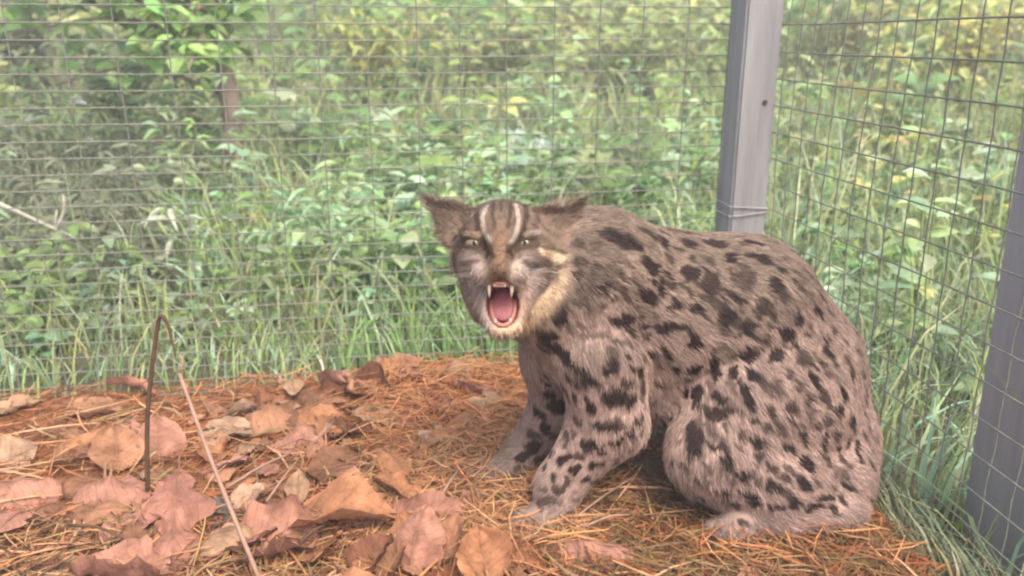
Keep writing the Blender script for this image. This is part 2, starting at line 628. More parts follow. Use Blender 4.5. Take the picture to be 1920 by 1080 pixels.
def build_cat_mesh():
    f = Field((-0.16, 0.70, -0.03), (0.50, 1.17, 0.43), 0.0024)
    mm = lambda *r: tuple(x * 0.001 for x in r)
    # --- trunk
    f.cone(W(1130, 520, .925), W(1240, 578, .955), .070, .090, .03)
    f.cone(W(1240, 578, .955), W(1380, 595, .965), .090, .096, .03)
    f.cone(W(1380, 595, .965), W(1455, 695, .965), .096, .098, .03)
    f.cone(W(1455, 695, .965), W(1500, 800, .955), .098, .086, .03)
    f.ell(W(1510, 835, .945), (.080, .085, .075), k=.03)
    # chest and shoulders
    f.ell(W(1085, 600, .925), (.062, .070, .078), k=.03)
    f.ell(W(1130, 655, .880), (.056, .038, .068), k=.012)
    f.ell(W(1050, 640, .955), (.045, .040, .062), k=.02)
    # belly fur
    f.cone(W(1190, 695, .940), W(1330, 735, .955), .056, .060, .03)
    # neck
    f.cone(W(1120, 510, .92), hl(6, -8, -42), .070, .054, .03)
    f.cone(W(1070, 580, .91), hl(2, -40, -38), .054, .040, .03)
    # --- near foreleg (left)
    sh, el, wr = W(1128, 670, .872), W(1140, 785, .872), W(1052, 905, .858)
    f.cone(sh, el, .048, .043, .012)
    f.cone(el, wr, .042, .026, .015)
    pw = on_z(1012, 982, 0.008)
    f.cone(wr, pw + np.array([.012, .004, .008]), .027, .023, .012)
    f.ell(pw + np.array([-.004, -.004, .003]), (.030, .025, .018), k=.010)
    for k, (dx, dy) in enumerate(((-.030, .008), (-.032, -.006), (-.024, -.019), (-.010, -.026))):
        f.ell(pw + np.array([dx, dy, -.001]), (.0115, .0085, .0105), k=.004)
    # --- far foreleg (right)
    sh, el, wr = W(1040, 670, .965), W(1045, 760, .975), W(985, 845, .972)
    f.cone(sh, el, .040, .032, .02)
    f.cone(el, wr, .034, .025, .015)
    pf = on_z(945, 886, 0.012)
    f.cone(wr, pf + np.array([.012, .004, .010]), .025, .022, .012)
    f.ell(pf, (.030, .024, .018), k=.010)
    for dx, dy in ((-.029, .008), (-.031, -.006), (-.024, -.018), (-.010, -.025)):
        f.ell(pf + np.array([dx, dy, -.001]), (.0115, .0085, .0105), k=.004)
    # --- near hind leg: thigh, shank, foot laid flat
    f.ell(W(1440, 775, .888), (.098, .058, .094), k=.014)
    f.ell(W(1395, 850, .872), (.070, .042, .072), k=.025)
    f.cone(W(1330, 850, .865), W(1450, 900, .860), .050, .050, .025)
    f.cone(W(1440, 905, .865), W(1560, 905, .880), .050, .046, .025)
    hf0, hf1 = on_z(1585, 962, .020), on_z(1390, 988, .014)
    f.cone(hf0, hf1, .022, .019, .015)
    f.ell(hf1 + np.array([-.010, -.003, -.001]), (.024, .019, .014), k=.010)
    for dx, dy in ((-.031, .006), (-.032, -.006), (-.024, -.016)):
        f.ell(hf1 + np.array([dx, dy, -.003]), (.0105, .0080, .0095), k=.004)
    # --- far hind leg, mostly hidden
    f.ell(W(1440, 740, 1.035), (.085, .050, .085), k=.03)
    f.cone(W(1400, 730, 1.04), W(1330, 800, 1.04), .050, .030, .02)
    f.cone(np.array([.36, 1.04, .022]), np.array([.235, 1.045, .020]), .024, .021, .012)
    f.ell(np.array([.222, 1.045, .018]), (.028, .022, .016), k=.010)
    # tail laid round behind the body
    tp = smooth_path([(.40, .985, .045), (.435, 1.03, .030), (.42, 1.09, .022), (.34, 1.125, .020), (.25, 1.125, .020), (.17, 1.11, .020)], 10)
    for i in range(len(tp) - 1):
        f.cone(tp[i], tp[i + 1], .022 - .0008 * i, .0215 - .0008 * i, .012)
    # --- head (millimetres, face midline at a = -4)
    E = lambda c, r, k=.010, ax=HAX: f.ell(hl(*c), mm(*r), ax, k)
    E((-2, 20, -22), (49, 42, 50), .02)
    E((-28, 4, -4), (25, 27, 34), .012)
    E((26, 2, -4), (28, 31, 34), .012)
    E((46, -8, -18), (25, 30, 24), .014)          # cheek ruffs
    E((-40, 8, -22), (15, 24, 22), .014)
    E((-4, 32, 14), (32, 19, 22), .012)
    f.cone(hl(-4, 26, 30), hl(-4, -13, 57), .0140, .0105, .008)
    E((-32, 25, 22), (15, 7.5, 11), .006)           # brow ridges
    E((23, 25, 22), (15, 7.5, 11), .006)
    E((-17, -19, 44), (15, 12.5, 15), .007)
    E((9.5, -19, 44), (15, 12.5, 15), .007)
    E((-29, -4, 27), (14, 11, 12), .008)            # wrinkled cheeks under the eyes
    E((22, -4, 27), (14, 11, 12), .008)
    f.cone(hl(-26, -18, 6), hl(-12, -72, 23), .0145, .0090, .008)
    f.cone(hl(29, -18, 6), hl(10, -72, 23), .0160, .0090, .008)
    E((-1, -78, 22), (14.5, 8.5, 11), .007)
    E((2, -44, -18), (24, 34, 20), .012)
    # open mouth, eye slits
    f.ell(hl(-1, -51, 34), mm(16.5, 23, 36), HAX, .004, True)
    f.ell(hl(-31, 12.5, 40), mm(12.0, 2.5, 16), EAX[0], .002, True)
    f.ell(hl(22, 12.5, 40), mm(12.0, 2.5, 16), EAX[1], .002, True)
    # ears, flattened sideways
    f.tri(hl(-32, 50, -12), hl(-62, 12, -12), hl(-84, 64, -20), .0026, .006)
    f.tri(hl(32, 50, -12), hl(64, 10, -12), hl(87, 62, -20), .0026, .006)
    f.ell(hl(-52, 42, -4), mm(19, 15, 8), (HR * .80 + HU * -.60, HR * .60 + HU * .80, HF), .004, True)
    f.ell(hl(55, 41, -4), mm(19, 15, 8), (HR * .80 + HU * .60, HR * -.60 + HU * .80, HF), .004, True)
    V, Q = surface_nets(f.vol, f.lo, f.h)
    # two light smoothing passes
    for _ in range(2):
        acc = np.zeros_like(V); n = np.zeros(len(V))
        for i in range(4):
            a, b = Q[:, i], Q[:, (i + 1) % 4]
            np.add.at(acc, a, V[b]); np.add.at(n, a, 1)
            np.add.at(acc, b, V[a]); np.add.at(n, b, 1)
        V = V * 0.5 + acc / n[:, None] * 0.5
    return V, Q, f


# markings traced on the flank: x, y, half length, half width, slope in degrees, strength
SPOTS = [
 (1165,448,42,10,24,.9),(1212,436,20,5,10,.7),(1245,457,15,7,70,.8),(1265,434,16,4,0,.7),(1291,456,12,9,0,.8),(1340,457,20,8,20,.9),
 (1220,499,18,9,30,1),(1291,513,16,12,30,.95),(1333,532,16,17,0,.75),(1242,527,7,6,0,1),(1215,555,20,8,20,1),(1240,542,7,8,0,1),
 (1270,572,13,6,-10,1),(1310,582,17,6,40,1),(1170,548,14,6,50,.6),(1171,600,20,8,0,.9),(1265,612,30,7,10,.9),(1098,545,22,14,-30,.4),
 (1140,510,14,10,20,.4),(1080,458,10,7,40,.4),(1117,460,11,9,0,.4),(1048,592,14,10,-40,.8),(1371,485,12,10,0,.85),(1428,485,24,8,30,.9),
 (1411,456,16,6,20,.8),(1362,437,22,4,8,.7),(1400,523,15,13,0,.6),(1455,535,16,9,40,.85),(1385,560,16,6,25,.9),(1432,576,14,11,0,.7),
 (1360,597,16,16,0,.8),(1403,618,13,11,0,.8),(1497,600,11,6,40,.8),(1475,625,16,8,35,.85),(1535,590,13,5,50,.8),(1497,535,18,4,40,.5),
 (1513,629,7,5,40,.7),(1435,636,9,7,0,.7),(1070,680,54,8,28,.95),(1073,711,14,7,50,1),(1022,702,8,7,0,.7),(1144,686,14,13,0,.95),
 (1153,746,18,13,40,.95),(1185,750,12,10,0,.9),(1108,760,15,6,90,.8),(1048,762,20,11,20,1),(1130,798,21,6,8,1),(1195,788,13,5,-20,.9),
 (1157,826,15,6,-15,.9),(1100,834,11,8,0,.9),(1022,804,9,8,0,.9),(1038,818,10,7,0,.6),(1195,695,16,6,20,.8),(1160,643,11,5,10,.7),
 (1025,627,22,9,20,.8),(1110,632,24,6,0,.5),(1240,615,13,8,0,.9),(1302,640,19,7,50,.9),(1342,660,7,6,0,1),(1340,694,20,7,90,.95),
 (1302,694,9,10,90,.95),(1308,739,13,10,90,1),(1350,744,13,8,0,1),(1265,688,14,4,50,.9),(1395,665,25,7,8,.8),(1378,696,11,5,-60,.8),
 (1410,702,10,6,70,.9),(1402,747,21,6,65,.9),(1445,770,12,6,60,.7),(1345,776,16,11,0,1),(1456,669,11,10,30,.9),(1353,617,14,7,20,.6),
 (1507,675,15,9,60,.7),(1527,713,16,6,50,.8),(1553,662,15,7,70,.8),(1597,697,13,5,65,.7),(1580,738,15,5,75,.8),(1450,727,16,10,0,.55),
 (1547,748,20,6,50,.7),(1487,765,11,8,60,.7),(1622,742,15,4,70,.6),(1557,703,10,7,40,.5),(1303,820,25,12,70,.95),(1418,828,14,8,40,.8),
 (1365,862,11,9,0,.8),(1393,895,13,8,30,.8),(1360,922,12,6,20,.95),(1408,930,18,5,15,.9),(1411,944,15,4,0,.8),(1427,856,9,6,40,.7),
 (1393,816,8,6,0,.7),(1413,790,8,6,40,.7),(1447,878,9,6,20,.7),(1452,913,15,8,15,.85),(1457,951,16,5,5,.85),(1393,982,8,5,0,.6),
 (1352,825,7,6,0,.5),(1481,842,16,5,40,.9),(1515,871,16,8,45,.85),(1505,907,18,6,45,.85),(1493,942,14,6,25,.85),(1525,950,15,5,5,.8),
 (1547,933,15,4,5,.8),(1589,911,11,3,40,.8),(1570,842,9,5,50,.8),(1552,862,12,5,50,.7),(1591,830,9,4,90,.8),(1548,822,9,6,60,.7),
 (1595,790,10,6,60,.8),(1611,855,13,4,85,.8),(1550,790,12,6,60,.6),(1507,824,14,5,60,.8),(1467,810,10,6,60,.6),(1520,780,9,5,60,.6),
 (998,838,16,8,-30,.9),(978,856,14,6,-35,.8),(1012,778,14,7,20,.8),(1000,815,12,6,20,.7),(1060,860,14,6,-30,.8),(1085,855,10,5,-30,.7),(1050,915,12,5,-20,.7),(1030,935,12,5,-20,.6),(1085,790,10,6,20,.7),(1165,800,10,5,-10,.7),(1130,850,9,5,-10,.7),(975,880,10,5,-30,.6),(1010,860,10,6,-30,.7),(1120,838,12,5,-15,.8),(1150,790,9,6,0,.7),(1060,730,16,6,30,.7),(1035,740,12,6,30,.8),(1090,720,12,6,35,.7),(1175,720,12,6,20,.7),(1205,725,12,6,30,.7),(1120,871,13,5,-10,.9),(1080,880,12,5,-50,.85),(1039,897,11,6,80,.8),(1099,900,11,5,-15,.8),(1065,907,7,6,0,.7),
 (1036,849,12,6,-60,.8),(1046,936,9,6,60,.4),(1075,812,8,6,40,.6),(1585,640,9,5,60,.5),(1610,660,8,4,60,.5),(1630,800,9,4,80,.5),
 (1470,560,9,6,40,.6),(1330,490,9,6,30,.6),(1255,485,9,5,20,.6),(1190,530,8,5,30,.5),(1130,575,12,6,20,.5),(1085,610,10,6,0,.5),
 (1480,700,9,7,40,.6),(1420,655,7,5,0,.6),(1525,565,10,5,45,.6),(1565,620,9,5,55,.6),(1330,700,5,5,0,.5),(1440,800,9,6,50,.6),(1480,880,9,5,45,.6),
]
C_BASE = np.array([.370, .258, .220]); C_BACK = np.array([.148, .110, .080]); C_SPOT = np.array([.026, .013, .009])
C_PALE = np.array([.30, .235, .22])


def lerp(a, b, t):
    t = np.asarray(t)[..., None]
    return a * (1 - t) + b * t


def sstep(a, b, x):
    t = np.clip((x - a) / (b - a), 0, 1)
    return t * t * (3 - 2 * t)


# face markings in traced units: polyline, half width, colour, strength
F_W = np.array([.50, .40, .33]); F_D = np.array([.055, .032, .020]); F_B = np.array([.165, .112, .080]); F_G = np.array([.41, .32, .275]); F_C = np.array([.62, .45, .30])
FACE = [
 # pale patches first
 ([(880, 505), (890, 560)], 30, F_G, .85), ([(985, 510), (990, 545)], 30, F_G, .85), ([(895, 575), (915, 610)], 14, F_G, .7),
 ([(1062, 490), (1062, 530)], 14, F_C, .75), ([(1058, 532), (1020, 572), (975, 618)], 17, F_C * 1.12, .97), ([(1018, 470), (1052, 488)], 10, F_C, .8),
 ([(930, 620), (958, 622)], 13, F_C, .85), ([(984, 535), (986, 590)], 13, np.array([.50, .33, .25]), .7), ([(905, 540), (908, 590)], 11, np.array([.42, .33, .28]), .7), ([(972, 500), (958, 520)], 8, F_C, .3),
 # forehead
 ([(935, 440), (938, 505)], 15, np.array([.20, .115, .07]), .8), ([(925, 378), (950, 378)], 22, np.array([.09, .065, .05]), .7),
 ([(914, 388), (906, 412), (912, 440), (921, 458)], 4.2, F_W, .72), ([(967, 384), (972, 412), (968, 440), (958, 460)], 4.2, F_W, .72),
 ([(900, 376), (895, 405), (900, 440), (912, 462)], 5, F_D, .9), ([(984, 376), (987, 405), (980, 440), (968, 462)], 5, F_D, .9),
 ([(926, 380), (924, 405), (930, 432)], 3.5, F_D, .8), ([(956, 380), (957, 405), (952, 432)], 3.5, F_D, .8), ([(940, 378), (940, 400)], 3, F_D, .7),
 ([(868, 400), (875, 435)], 6, F_D, .5), ([(1010, 395), (1003, 430)], 6, F_D, .5),
 # round the eyes
 ([(872, 460), (908, 466)], 9, F_D, .85), ([(968, 466), (1004, 458)], 9, F_D, .85), ([(878, 441), (900, 444)], 5, F_C, .5), ([(985, 443), (1008, 438)], 5, F_W, .7),
 ([(918, 462), (926, 484)], 5, F_D, .7), ([(958, 464), (952, 482)], 5, F_D, .6),
 # cheeks
 ([(1002, 462), (1035, 468), (1062, 474)], 4, F_D, .7), ([(1010, 500), (1045, 502), (1064, 494)], 6, F_B * .7, .8), ([(984, 494), (1000, 500)], 7, F_D, .7),
 ([(870, 492), (898, 492)], 5, np.array([.16, .10, .09]), .8), ([(948, 495), (958, 492)], 5, np.array([.16, .09, .06]), .7), ([(845, 480), (850, 540)], 10, np.array([.09, .075, .045]), .6),
 # ear rims
 ([(799, 370), (830, 382), (868, 389), (892, 390)], 7, F_D, .9), ([(1098, 372), (1076, 390), (1045, 391), (1006, 391)], 9, F_D, .95), ([(1050, 372), (1055, 378)], 7, np.array([.30, .25, .20]), .9),
 ([(1095, 395), (1062, 452)], 6, np.array([.30, .17, .12]), .6),
]


EARS = (((-32, 50), (-62, 12), (-84, 64)), ((32, 50), (64, 10), (87, 62)))


def coat_head(h):
    n = len(h)
    fe = np.sqrt(((h[:, 0] - 8) / 64) ** 2 + ((h[:, 1] + 8) / 80) ** 2)
    hm = (1 - sstep(.86, 1.06, fe)) * sstep(-40, -24, h[:, 2])
    for tr in EARS:
        e = [np.array(q[:2], float) for q in tr]
        g = e[0] * .34 + e[1] * .33 + e[2] * .33
        ins = np.full(n, 1e9)
        for i in range(3):
            p0, p1 = e[i], e[(i + 1) % 3]
            nr = np.array([-(p1 - p0)[1], (p1 - p0)[0]]); nr /= np.linalg.norm(nr)
            if (g - p0) @ nr < 0: nr = -nr
            ins = np.minimum(ins, (h[:, :2] - p0) @ nr)
        hm = np.maximum(hm, sstep(-6, -2, ins) * sstep(-36, -26, h[:, 2]))
    return hm


def coat(P, Nn, spots):
    """coat colour at points on the cat's skin"""
    n = len(P)
    # back darker olive brown, flanks pinkish grey, underside paler
    up = sstep(-.1, .85, Nn[:, 2])
    hgt = sstep(.12, .33, P[:, 2])
    c = lerp(np.tile(C_BASE, (n, 1)), C_BACK, np.clip(.25 * up + .75 * hgt, 0, 1) * .85)
    under = sstep(-.3, -.9, Nn[:, 2])
    c = lerp(c, C_PALE, under * .5)
    w = np.array([noise.fractal(Vector(p * 26), 1.0, 2.0, 3) for p in P])
    c = c * (1 + .22 * w)[:, None]
    wob = np.array([noise.noise_vector(Vector(p * 95)) for p in P]) * .006
    Pw = P + wob
    k = np.zeros(n)
    for ctr, du, dv, hl_, hw_, st in spots:
        d = Pw - ctr
        near = np.abs(d).max(1) < hl_ * 1.7 + hw_
        if not near.any(): continue
        q = d[near]
        a = q @ du; b = q @ dv; z = q - a[:, None] * du - b[:, None] * dv
        rr = np.sqrt((a / hl_) ** 2 + (b / hw_) ** 2 + ((z ** 2).sum(1)) / (1.3 * hl_ + hw_) ** 2)
        k[near] = np.maximum(k[near], min(1, st * 1.12) * (1 - sstep(.82, 1.18, rr)))
    # head
    h = to_head(P)
    X = 945 + h[:, 0] / .576; Y = 480 - h[:, 1] / .576
    hm = coat_head(h)
    k *= (1 - hm)
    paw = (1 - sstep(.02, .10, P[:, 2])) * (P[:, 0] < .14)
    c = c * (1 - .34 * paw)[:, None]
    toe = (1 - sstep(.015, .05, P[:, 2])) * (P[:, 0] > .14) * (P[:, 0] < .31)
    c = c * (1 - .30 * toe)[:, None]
    far = sstep(.91, .95, P[:, 1]) * (P[:, 0] < .085) * (P[:, 2] < .15)  # shade on the far foreleg, put into the coat colour
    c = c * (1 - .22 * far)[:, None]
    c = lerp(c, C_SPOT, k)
    fc = np.tile(F_B, (n, 1)) * (1 + .2 * w)[:, None]
    for pl, hw, colr, st in FACE:
        dmin = np.full(n, 1e9)
        for (x0, y0), (x1, y1) in zip(pl[:-1], pl[1:]):
            ex, ey = x1 - x0, y1 - y0
            t = np.clip(((X - x0) * ex + (Y - y0) * ey) / (ex * ex + ey * ey), 0, 1)
            dmin = np.minimum(dmin, np.hypot(X - x0 - t * ex, Y - y0 - t * ey))
        kk = st * (1 - sstep(.55, 1.35, dmin / hw)) * sstep(-42, -30, h[:, 2])
        fc = lerp(fc, colr, kk)
    c = lerp(c, fc * np.array([.80, .82, .84]), hm)
    # mouth lining
    q = (h - np.array([-1, -51, 34])) / np.array([16.5, 23, 36])
    mo = (np.linalg.norm(q, axis=1) < 1.10) & (h[:, 2] < 47)
    c[mo] = (.13, .03, .03)
    return np.clip(c, .012, .9), mo, k, hm


def build_cat():
    V, Q, fld = build_cat_mesh()
    me = np_mesh('body', V, Q.ravel(), np.full(len(Q), 4), None, None, True)
    Nn = np.zeros(len(V) * 3, np.float32)
    me.vertices.foreach_get('normal', Nn); Nn = Nn.reshape(-1, 3).astype(float)
    tree = BVHTree.FromPolygons([tuple(v) for v in V], [tuple(int(i) for i in q) for q in Q])
    spots = []
    org = Vector((0, 0, CAMH))
    for x, y, L_, W_, ang, st in SPOTS:
        d = Vector(ray(x, y)).normalized()
        hit, nor, _, dist = tree.ray_cast(org, d)
        if hit is None: continue
        nor = np.array(nor); hit = np.array(hit)
        pxm = dist / FPX
        a = R(ang)
        du = HR * math.cos(a) - HU * math.sin(a)
        du = du - nor * du.dot(nor); ln = np.linalg.norm(du)
        du /= ln
        dv = np.cross(nor, du)
        ex = 1 / max(.45, ln)
        spots.append((hit, du, dv, L_ * pxm * min(ex, 1.5) * 1.2, W_ * pxm * 1.55, min(1, st * 1.12)))
    # small flecks between the traced markings
    rf = random.Random(9)
    pc = [(q[0], q[1], max(q[2], q[3]) * .8) for q in SPOTS]
    tries = 0
    while tries < 2500 and len(pc) < len(SPOTS) + 190:
        tries += 1
        x, y = rf.uniform(1010, 1640), rf.uniform(420, 960)
        hit, nor, _, dist = tree.ray_cast(org, Vector(ray(x, y)).normalized())
        if hit is None or min(math.hypot(x - a, y - b) - r for a, b, r in pc) < 9: continue
        pc.append((x, y, 6))
        nor = np.array(nor); a = R(rf.uniform(20, 65)); du = HR * math.cos(a) - HU * math.sin(a)
        du = du - nor * du.dot(nor); du /= np.linalg.norm(du)
        pxm = dist / FPX
        spots.append((np.array(hit), du, np.cross(nor, du), rf.uniform(9, 15) * pxm, rf.uniform(5, 8) * pxm, rf.uniform(.5, .9)))
    # the far flank and the other hidden sides carry the same kind of markings
    rr = random.Random(5)
    for _ in range(170):
        d = Vector((rr.uniform(-.25, .25), 1, rr.uniform(-.2, 1.2))).normalized()
        o = Vector((rr.uniform(.08, .44), 1.6, rr.uniform(.0, .40)))
        hit, nor, _, dist = tree.ray_cast(o, Vector((rr.uniform(-.2, .2), -1, rr.uniform(-.1, .1))).normalized())
        if hit is None: continue
        nor = np.array(nor)
        du = np.array([1, 0, rr.uniform(-1, .2)]); du = du - nor * du.dot(nor); du /= np.linalg.norm(du)
        spots.append((np.array(hit), du, np.cross(nor, du), rr.uniform(.006, .014), rr.uniform(.004, .007), .9))
    C, mo, kk, hm = coat(V, Nn, spots)
    a = me.attributes.new('col', 'FLOAT_COLOR', 'POINT')
    cc = np.ones((len(V), 4), np.float32); cc[:, :3] = C
    a.data.foreach_set('color', cc.ravel())
    m, N, L, P = new_mat('cat_skin_and_underfur')
    at = N.new('ShaderNodeAttribute'); at.attribute_name = 'col'
    L.new(at.outputs['Color'], P.inputs['Base Color'])
    P.inputs['Roughness'].default_value = .8; P.inputs['Specular IOR Level'].default_value = .15
    me.materials.append(m)
    root = empty('spotted_cat', (0.2, .93, 0.0))
    tag(root, 'grey-brown cat with dark spots and stripes crouching with its mouth wide open', 'cat')
    base = Vector((0.2, .93, 0.0))
    def part(name, mesh, parent=None):
        o = obj(name, mesh, parent or root)
        if parent is None: o.location = -base
        return o
    body = part('body', me)

    # ---- fur: short tapered strands, combed along the body
    vis = np.ones(len(Q), bool)
    q0, q1, q2, q3 = [V[Q[:, i]] for i in range(4)]
    area = .5 * np.linalg.norm(np.cross(q2 - q0, q3 - q1), axis=1)
    cen = (q0 + q1 + q2 + q3) / 4
    fn = np.cross(q2 - q0, q3 - q1); fn /= np.linalg.norm(fn, axis=1)[:, None] + 1e-12
    toc = np.array([0, 0, CAMH]) - cen; toc /= np.linalg.norm(toc, axis=1)[:, None]
    hq = to_head(cen)
    head_d = np.linalg.norm((hq - np.array([0, -5, -5])) / np.array([80, 85, 60]), axis=1)
    wgt = area * np.where((fn * toc).sum(1) > -.35, 1.0, .25) * np.where(head_d < 1, 2.4, 1.0)
    wgt[mo[Q].any(1)] = 0
    for ex, ey in ((-31, 12.5), (22, 12.5)):
        wgt[(np.abs(hq[:, 0] - ex) < 12.5) & (np.abs(hq[:, 1] - ey) < 3.2) & (hq[:, 2] > 10)] = 0
    wgt[(np.abs(hq[:, 0] + 4) < 9) & (np.abs(hq[:, 1] + 17) < 7) & (hq[:, 2] > 50)] = 0
    NS = 150000
    fi = rng.choice(len(Q), NS, p=wgt / wgt.sum())
    u, v = rng.random((2, NS))[:, :, None]
    root_p = (q0[fi] * (1 - u) + q1[fi] * u) * (1 - v) + (q3[fi] * (1 - u) + q2[fi] * u) * v
    n_ = Nn[Q[fi, 0]] * .5 + fn[fi] * .5
    n_ /= np.linalg.norm(n_, axis=1)[:, None]
    hp0 = to_head(root_p)
    hms = coat_head(hp0)
    # comb field from control points (position -> direction)
    ctl = [((1130, 480, .87), (1, -.2, .1)), ((1240, 480, .9), (1, -.1, -.15)), ((1400, 500, .9), (1, -.1, -.5)), ((1520, 600, .92), (.7, -.1, -.8)), ((1600, 760, .94), (.35, -.1, -1)),
           ((1200, 600, .87), (.9, 0, -.5)), ((1330, 640, .87), (.8, 0, -.7)), ((1450, 700, .85), (.6, 0, -.9)), ((1300, 720, .88), (.4, 0, -.8)),
           ((1330, 830, .83), (.05, -.2, -1)), ((1430, 840, .83), (.6, -.1, -.8)), ((1540, 880, .85), (.9, 0, -.6)), ((1600, 900, .88), (.7, 0, -.8)), ((1480, 970, .84), (1, 0, -.15)), ((1290, 880, .85), (-.1, -.3, -1)),
           ((1130, 640, .84), (.2, -.2, -1)), ((1130, 760, .84), (-.1, -.2, -1)), ((1070, 880, .84), (-.45, -.1, -.9)), ((1010, 960, .83), (-.9, -.2, -.5)),
           ((1030, 680, .92), (-.1, -.3, -1)), ((1010, 800, .95), (-.4, 0, -.9)), ((940, 870, .95), (-.9, -.2, -.4)), ((1060, 600, .88), (.3, -.2, -.9)), ((1080, 540, .88), (.7, 0, -.5)), ((1000, 640, .88), (.1, -.3, -1))]
    cp = np.array([W(*c[0]) for c in ctl]); cd = np.array([c[1] for c in ctl], float)
    dist = np.linalg.norm(root_p[:, None] - cp[None], axis=2)
    ww = 1 / (dist + .012) ** 3
    flow = (ww[..., None] * cd[None]).sum(1) / ww.sum(1)[:, None]
    hp = to_head(root_p)
    hv = hp - np.array([-4, -5, 45])
    hdir = hv[:, :1] * HR + hv[:, 1:2] * HU + hv[:, 2:] * HF
    hdir /= np.linalg.norm(hdir, axis=1)[:, None] + 1e-9
    flow = lerp(flow, hdir, hms)
    flow = flow - n_ * (flow * n_).sum(1)[:, None]
    flow /= np.linalg.norm(flow, axis=1)[:, None] + 1e-9
    clump = np.array([noise.noise_vector(Vector(p * 55)) for p in root_p])
    flow = flow + .55 * clump + .20 * rng.normal(size=(NS, 3))
    flow -= n_ * (flow * n_).sum(1)[:, None]
    ln = rng.uniform(.007, .015, NS) * (1 + .35 * clump[:, 0])
    leg = (root_p[:, 2] < .13) & (root_p[:, 0] < .12)
    ln = np.where(leg, ln * .75, ln)
    hd = np.linalg.norm((hp - np.array([0, -5, -5])) / np.array([80, 85, 60]), axis=1)
    ln = np.where(hms > .3, rng.uniform(.004, .0085, NS) * (1 + 1.2 * sstep(20, -30, hp[:, 2])), ln)
    ruff = (hms > .3) & (np.abs(hp[:, 0]) > 36) & (hp[:, 1] < 10)
    ln = np.where(ruff, rng.uniform(.007, .013, NS), ln)
    Cs = coat(root_p + flow * (ln * .55)[:, None], n_, spots)[0]
    lift = np.where(hms > .3, .42, .5)[:, None]
    pts = np.zeros((NS, 4, 3), np.float32)
    for j, t in enumerate((0, .33, .67, 1.0)):
        pts[:, j] = root_p - n_ * .001 + (flow * t + n_ * lift * (t - .55 * t * t)) * ln[:, None] + np.array([0, 0, -.10]) * (t * t * ln)[:, None]
    pts[..., 2] = np.maximum(pts[..., 2], .001)
    hc = bpy.data.hair_curves.new('fur')
    hc.add_curves([4] * NS)
    hc.attributes['position'].data.foreach_set('vector', pts.ravel())
    ra = hc.attributes.new('radius', 'FLOAT', 'POINT')
    ra.data.foreach_set('value', np.tile(np.array([.00034, .00030, .00020, .00004], np.float32), NS))
    ca = hc.attributes.new('col', 'FLOAT_COLOR', 'CURVE')
    # agouti: single hairs lighter or darker than their patch
    cl2 = np.array([noise.noise(Vector((p[0] * 160, p[1] * 160, p[2] * 160))) for p in root_p])
    br = (rng.normal(1.0, .26, NS) * (1 + .38 * cl2))[:, None]
    cs4 = np.ones((NS, 4), np.float32); cs4[:, :3] = np.clip(Cs * br, .01, .95)
    ca.data.foreach_set('color', cs4.ravel())
    m, N, L, P = new_mat('cat_fur')
    at = N.new('ShaderNodeAttribute'); at.attribute_name = 'col'
    L.new(at.outputs['Color'], P.inputs['Base Color'])
    P.inputs['Roughness'].default_value = .55; P.inputs['Specular IOR Level'].default_value = .25
    hc.materials.append(m)
    fo = bpy.data.objects.new('fur', hc); link(fo, root); fo.location = -base

    # ---- eyes, nose, mouth
    def blob(name, c, r, mat, parent=None, axes=HAX, seg=16, ring=10, shape=None):
        Vv, Ff = [], []
        for i in range(ring + 1):
            th = math.pi * i / ring
            for j in range(seg):
                ph = 2 * math.pi * j / seg
                q = np.array([math.sin(th) * math.cos(ph), math.sin(th) * math.sin(ph), math.cos(th)])
                if shape: q = shape(q)
                Vv.append(hl(*c) + (axes[0] * q[0] * r[0] + axes[1] * q[1] * r[1] + axes[2] * q[2] * r[2]) * .001)
        for i in range(ring):
            for j in range(seg):
                j2 = (j + 1) % seg
                Ff.append((i * seg + j, (i + 1) * seg + j, (i + 1) * seg + j2, i * seg + j2))
        return part(name, py_mesh(name, Vv, Ff, mat, True), parent)
    m_eye = mat_noise('amber_eye', (.12, .105, .055), (.20, .18, .10), 300, .12, 0, 10, spec=.6)
    m_dark = mat_noise('black_pupil', (.008, .007, .006), (.015, .012, .01), 50, .2, 0, 10)
    m_nose = mat_noise('nose_leather', (.15, .065, .045), (.22, .10, .075), 300, .5, .4, 700)
    m_tongue = mat_noise('wet_tongue', (.21, .050, .058), (.29, .080, .088), 220, .35, .5, 900, spec=.5)
    m_gum = mat_noise('gum', (.22, .075, .06), (.30, .115, .09), 200, .4, .3, 500, spec=.5)
    m_tooth = mat_noise('ivory_tooth', (.38, .30, .22), (.48, .40, .32), 150, .3, .1, 400)
    for ex in (-31, 22):
        e = blob('eye', (ex, 12.3, 18.3), (11, 9.5, 10), m_eye)
        blob('pupil', (ex, 12.3, 28.0), (1.8, 3.4, .6), m_dark, e)
        e.location = -base
    def nshape(q):
        w_ = 1 - .38 * max(0, -q[1])
        return np.array([q[0] * w_, q[1], q[2]])
    nn = blob('nose', (-4, -17.5, 58), (8.5, 6.0, 6.0), m_nose, None, HAX, 14, 8, nshape)
    for s_ in (-1, 1):
        blob('nostril', (-4 + 4.0 * s_, -19, 62.5), (1.9, 1.3, 1.6), m_dark, nn)
    # tongue: a curled sheet lying in the lower jaw
    def tshape(q):
        return np.array([q[0] * (1 - .18 * q[1]), q[1], q[2] - .35 * q[0] * q[0] * -1 + .25 * q[1] * q[1]])
    tax = (HR, HU * .88 + HF * -.47, HF * .88 + HU * .47)
    blob('tongue', (-1, -53, 16), (13.5, 20, 6), m_tongue, None, tax, 18, 12, tshape)
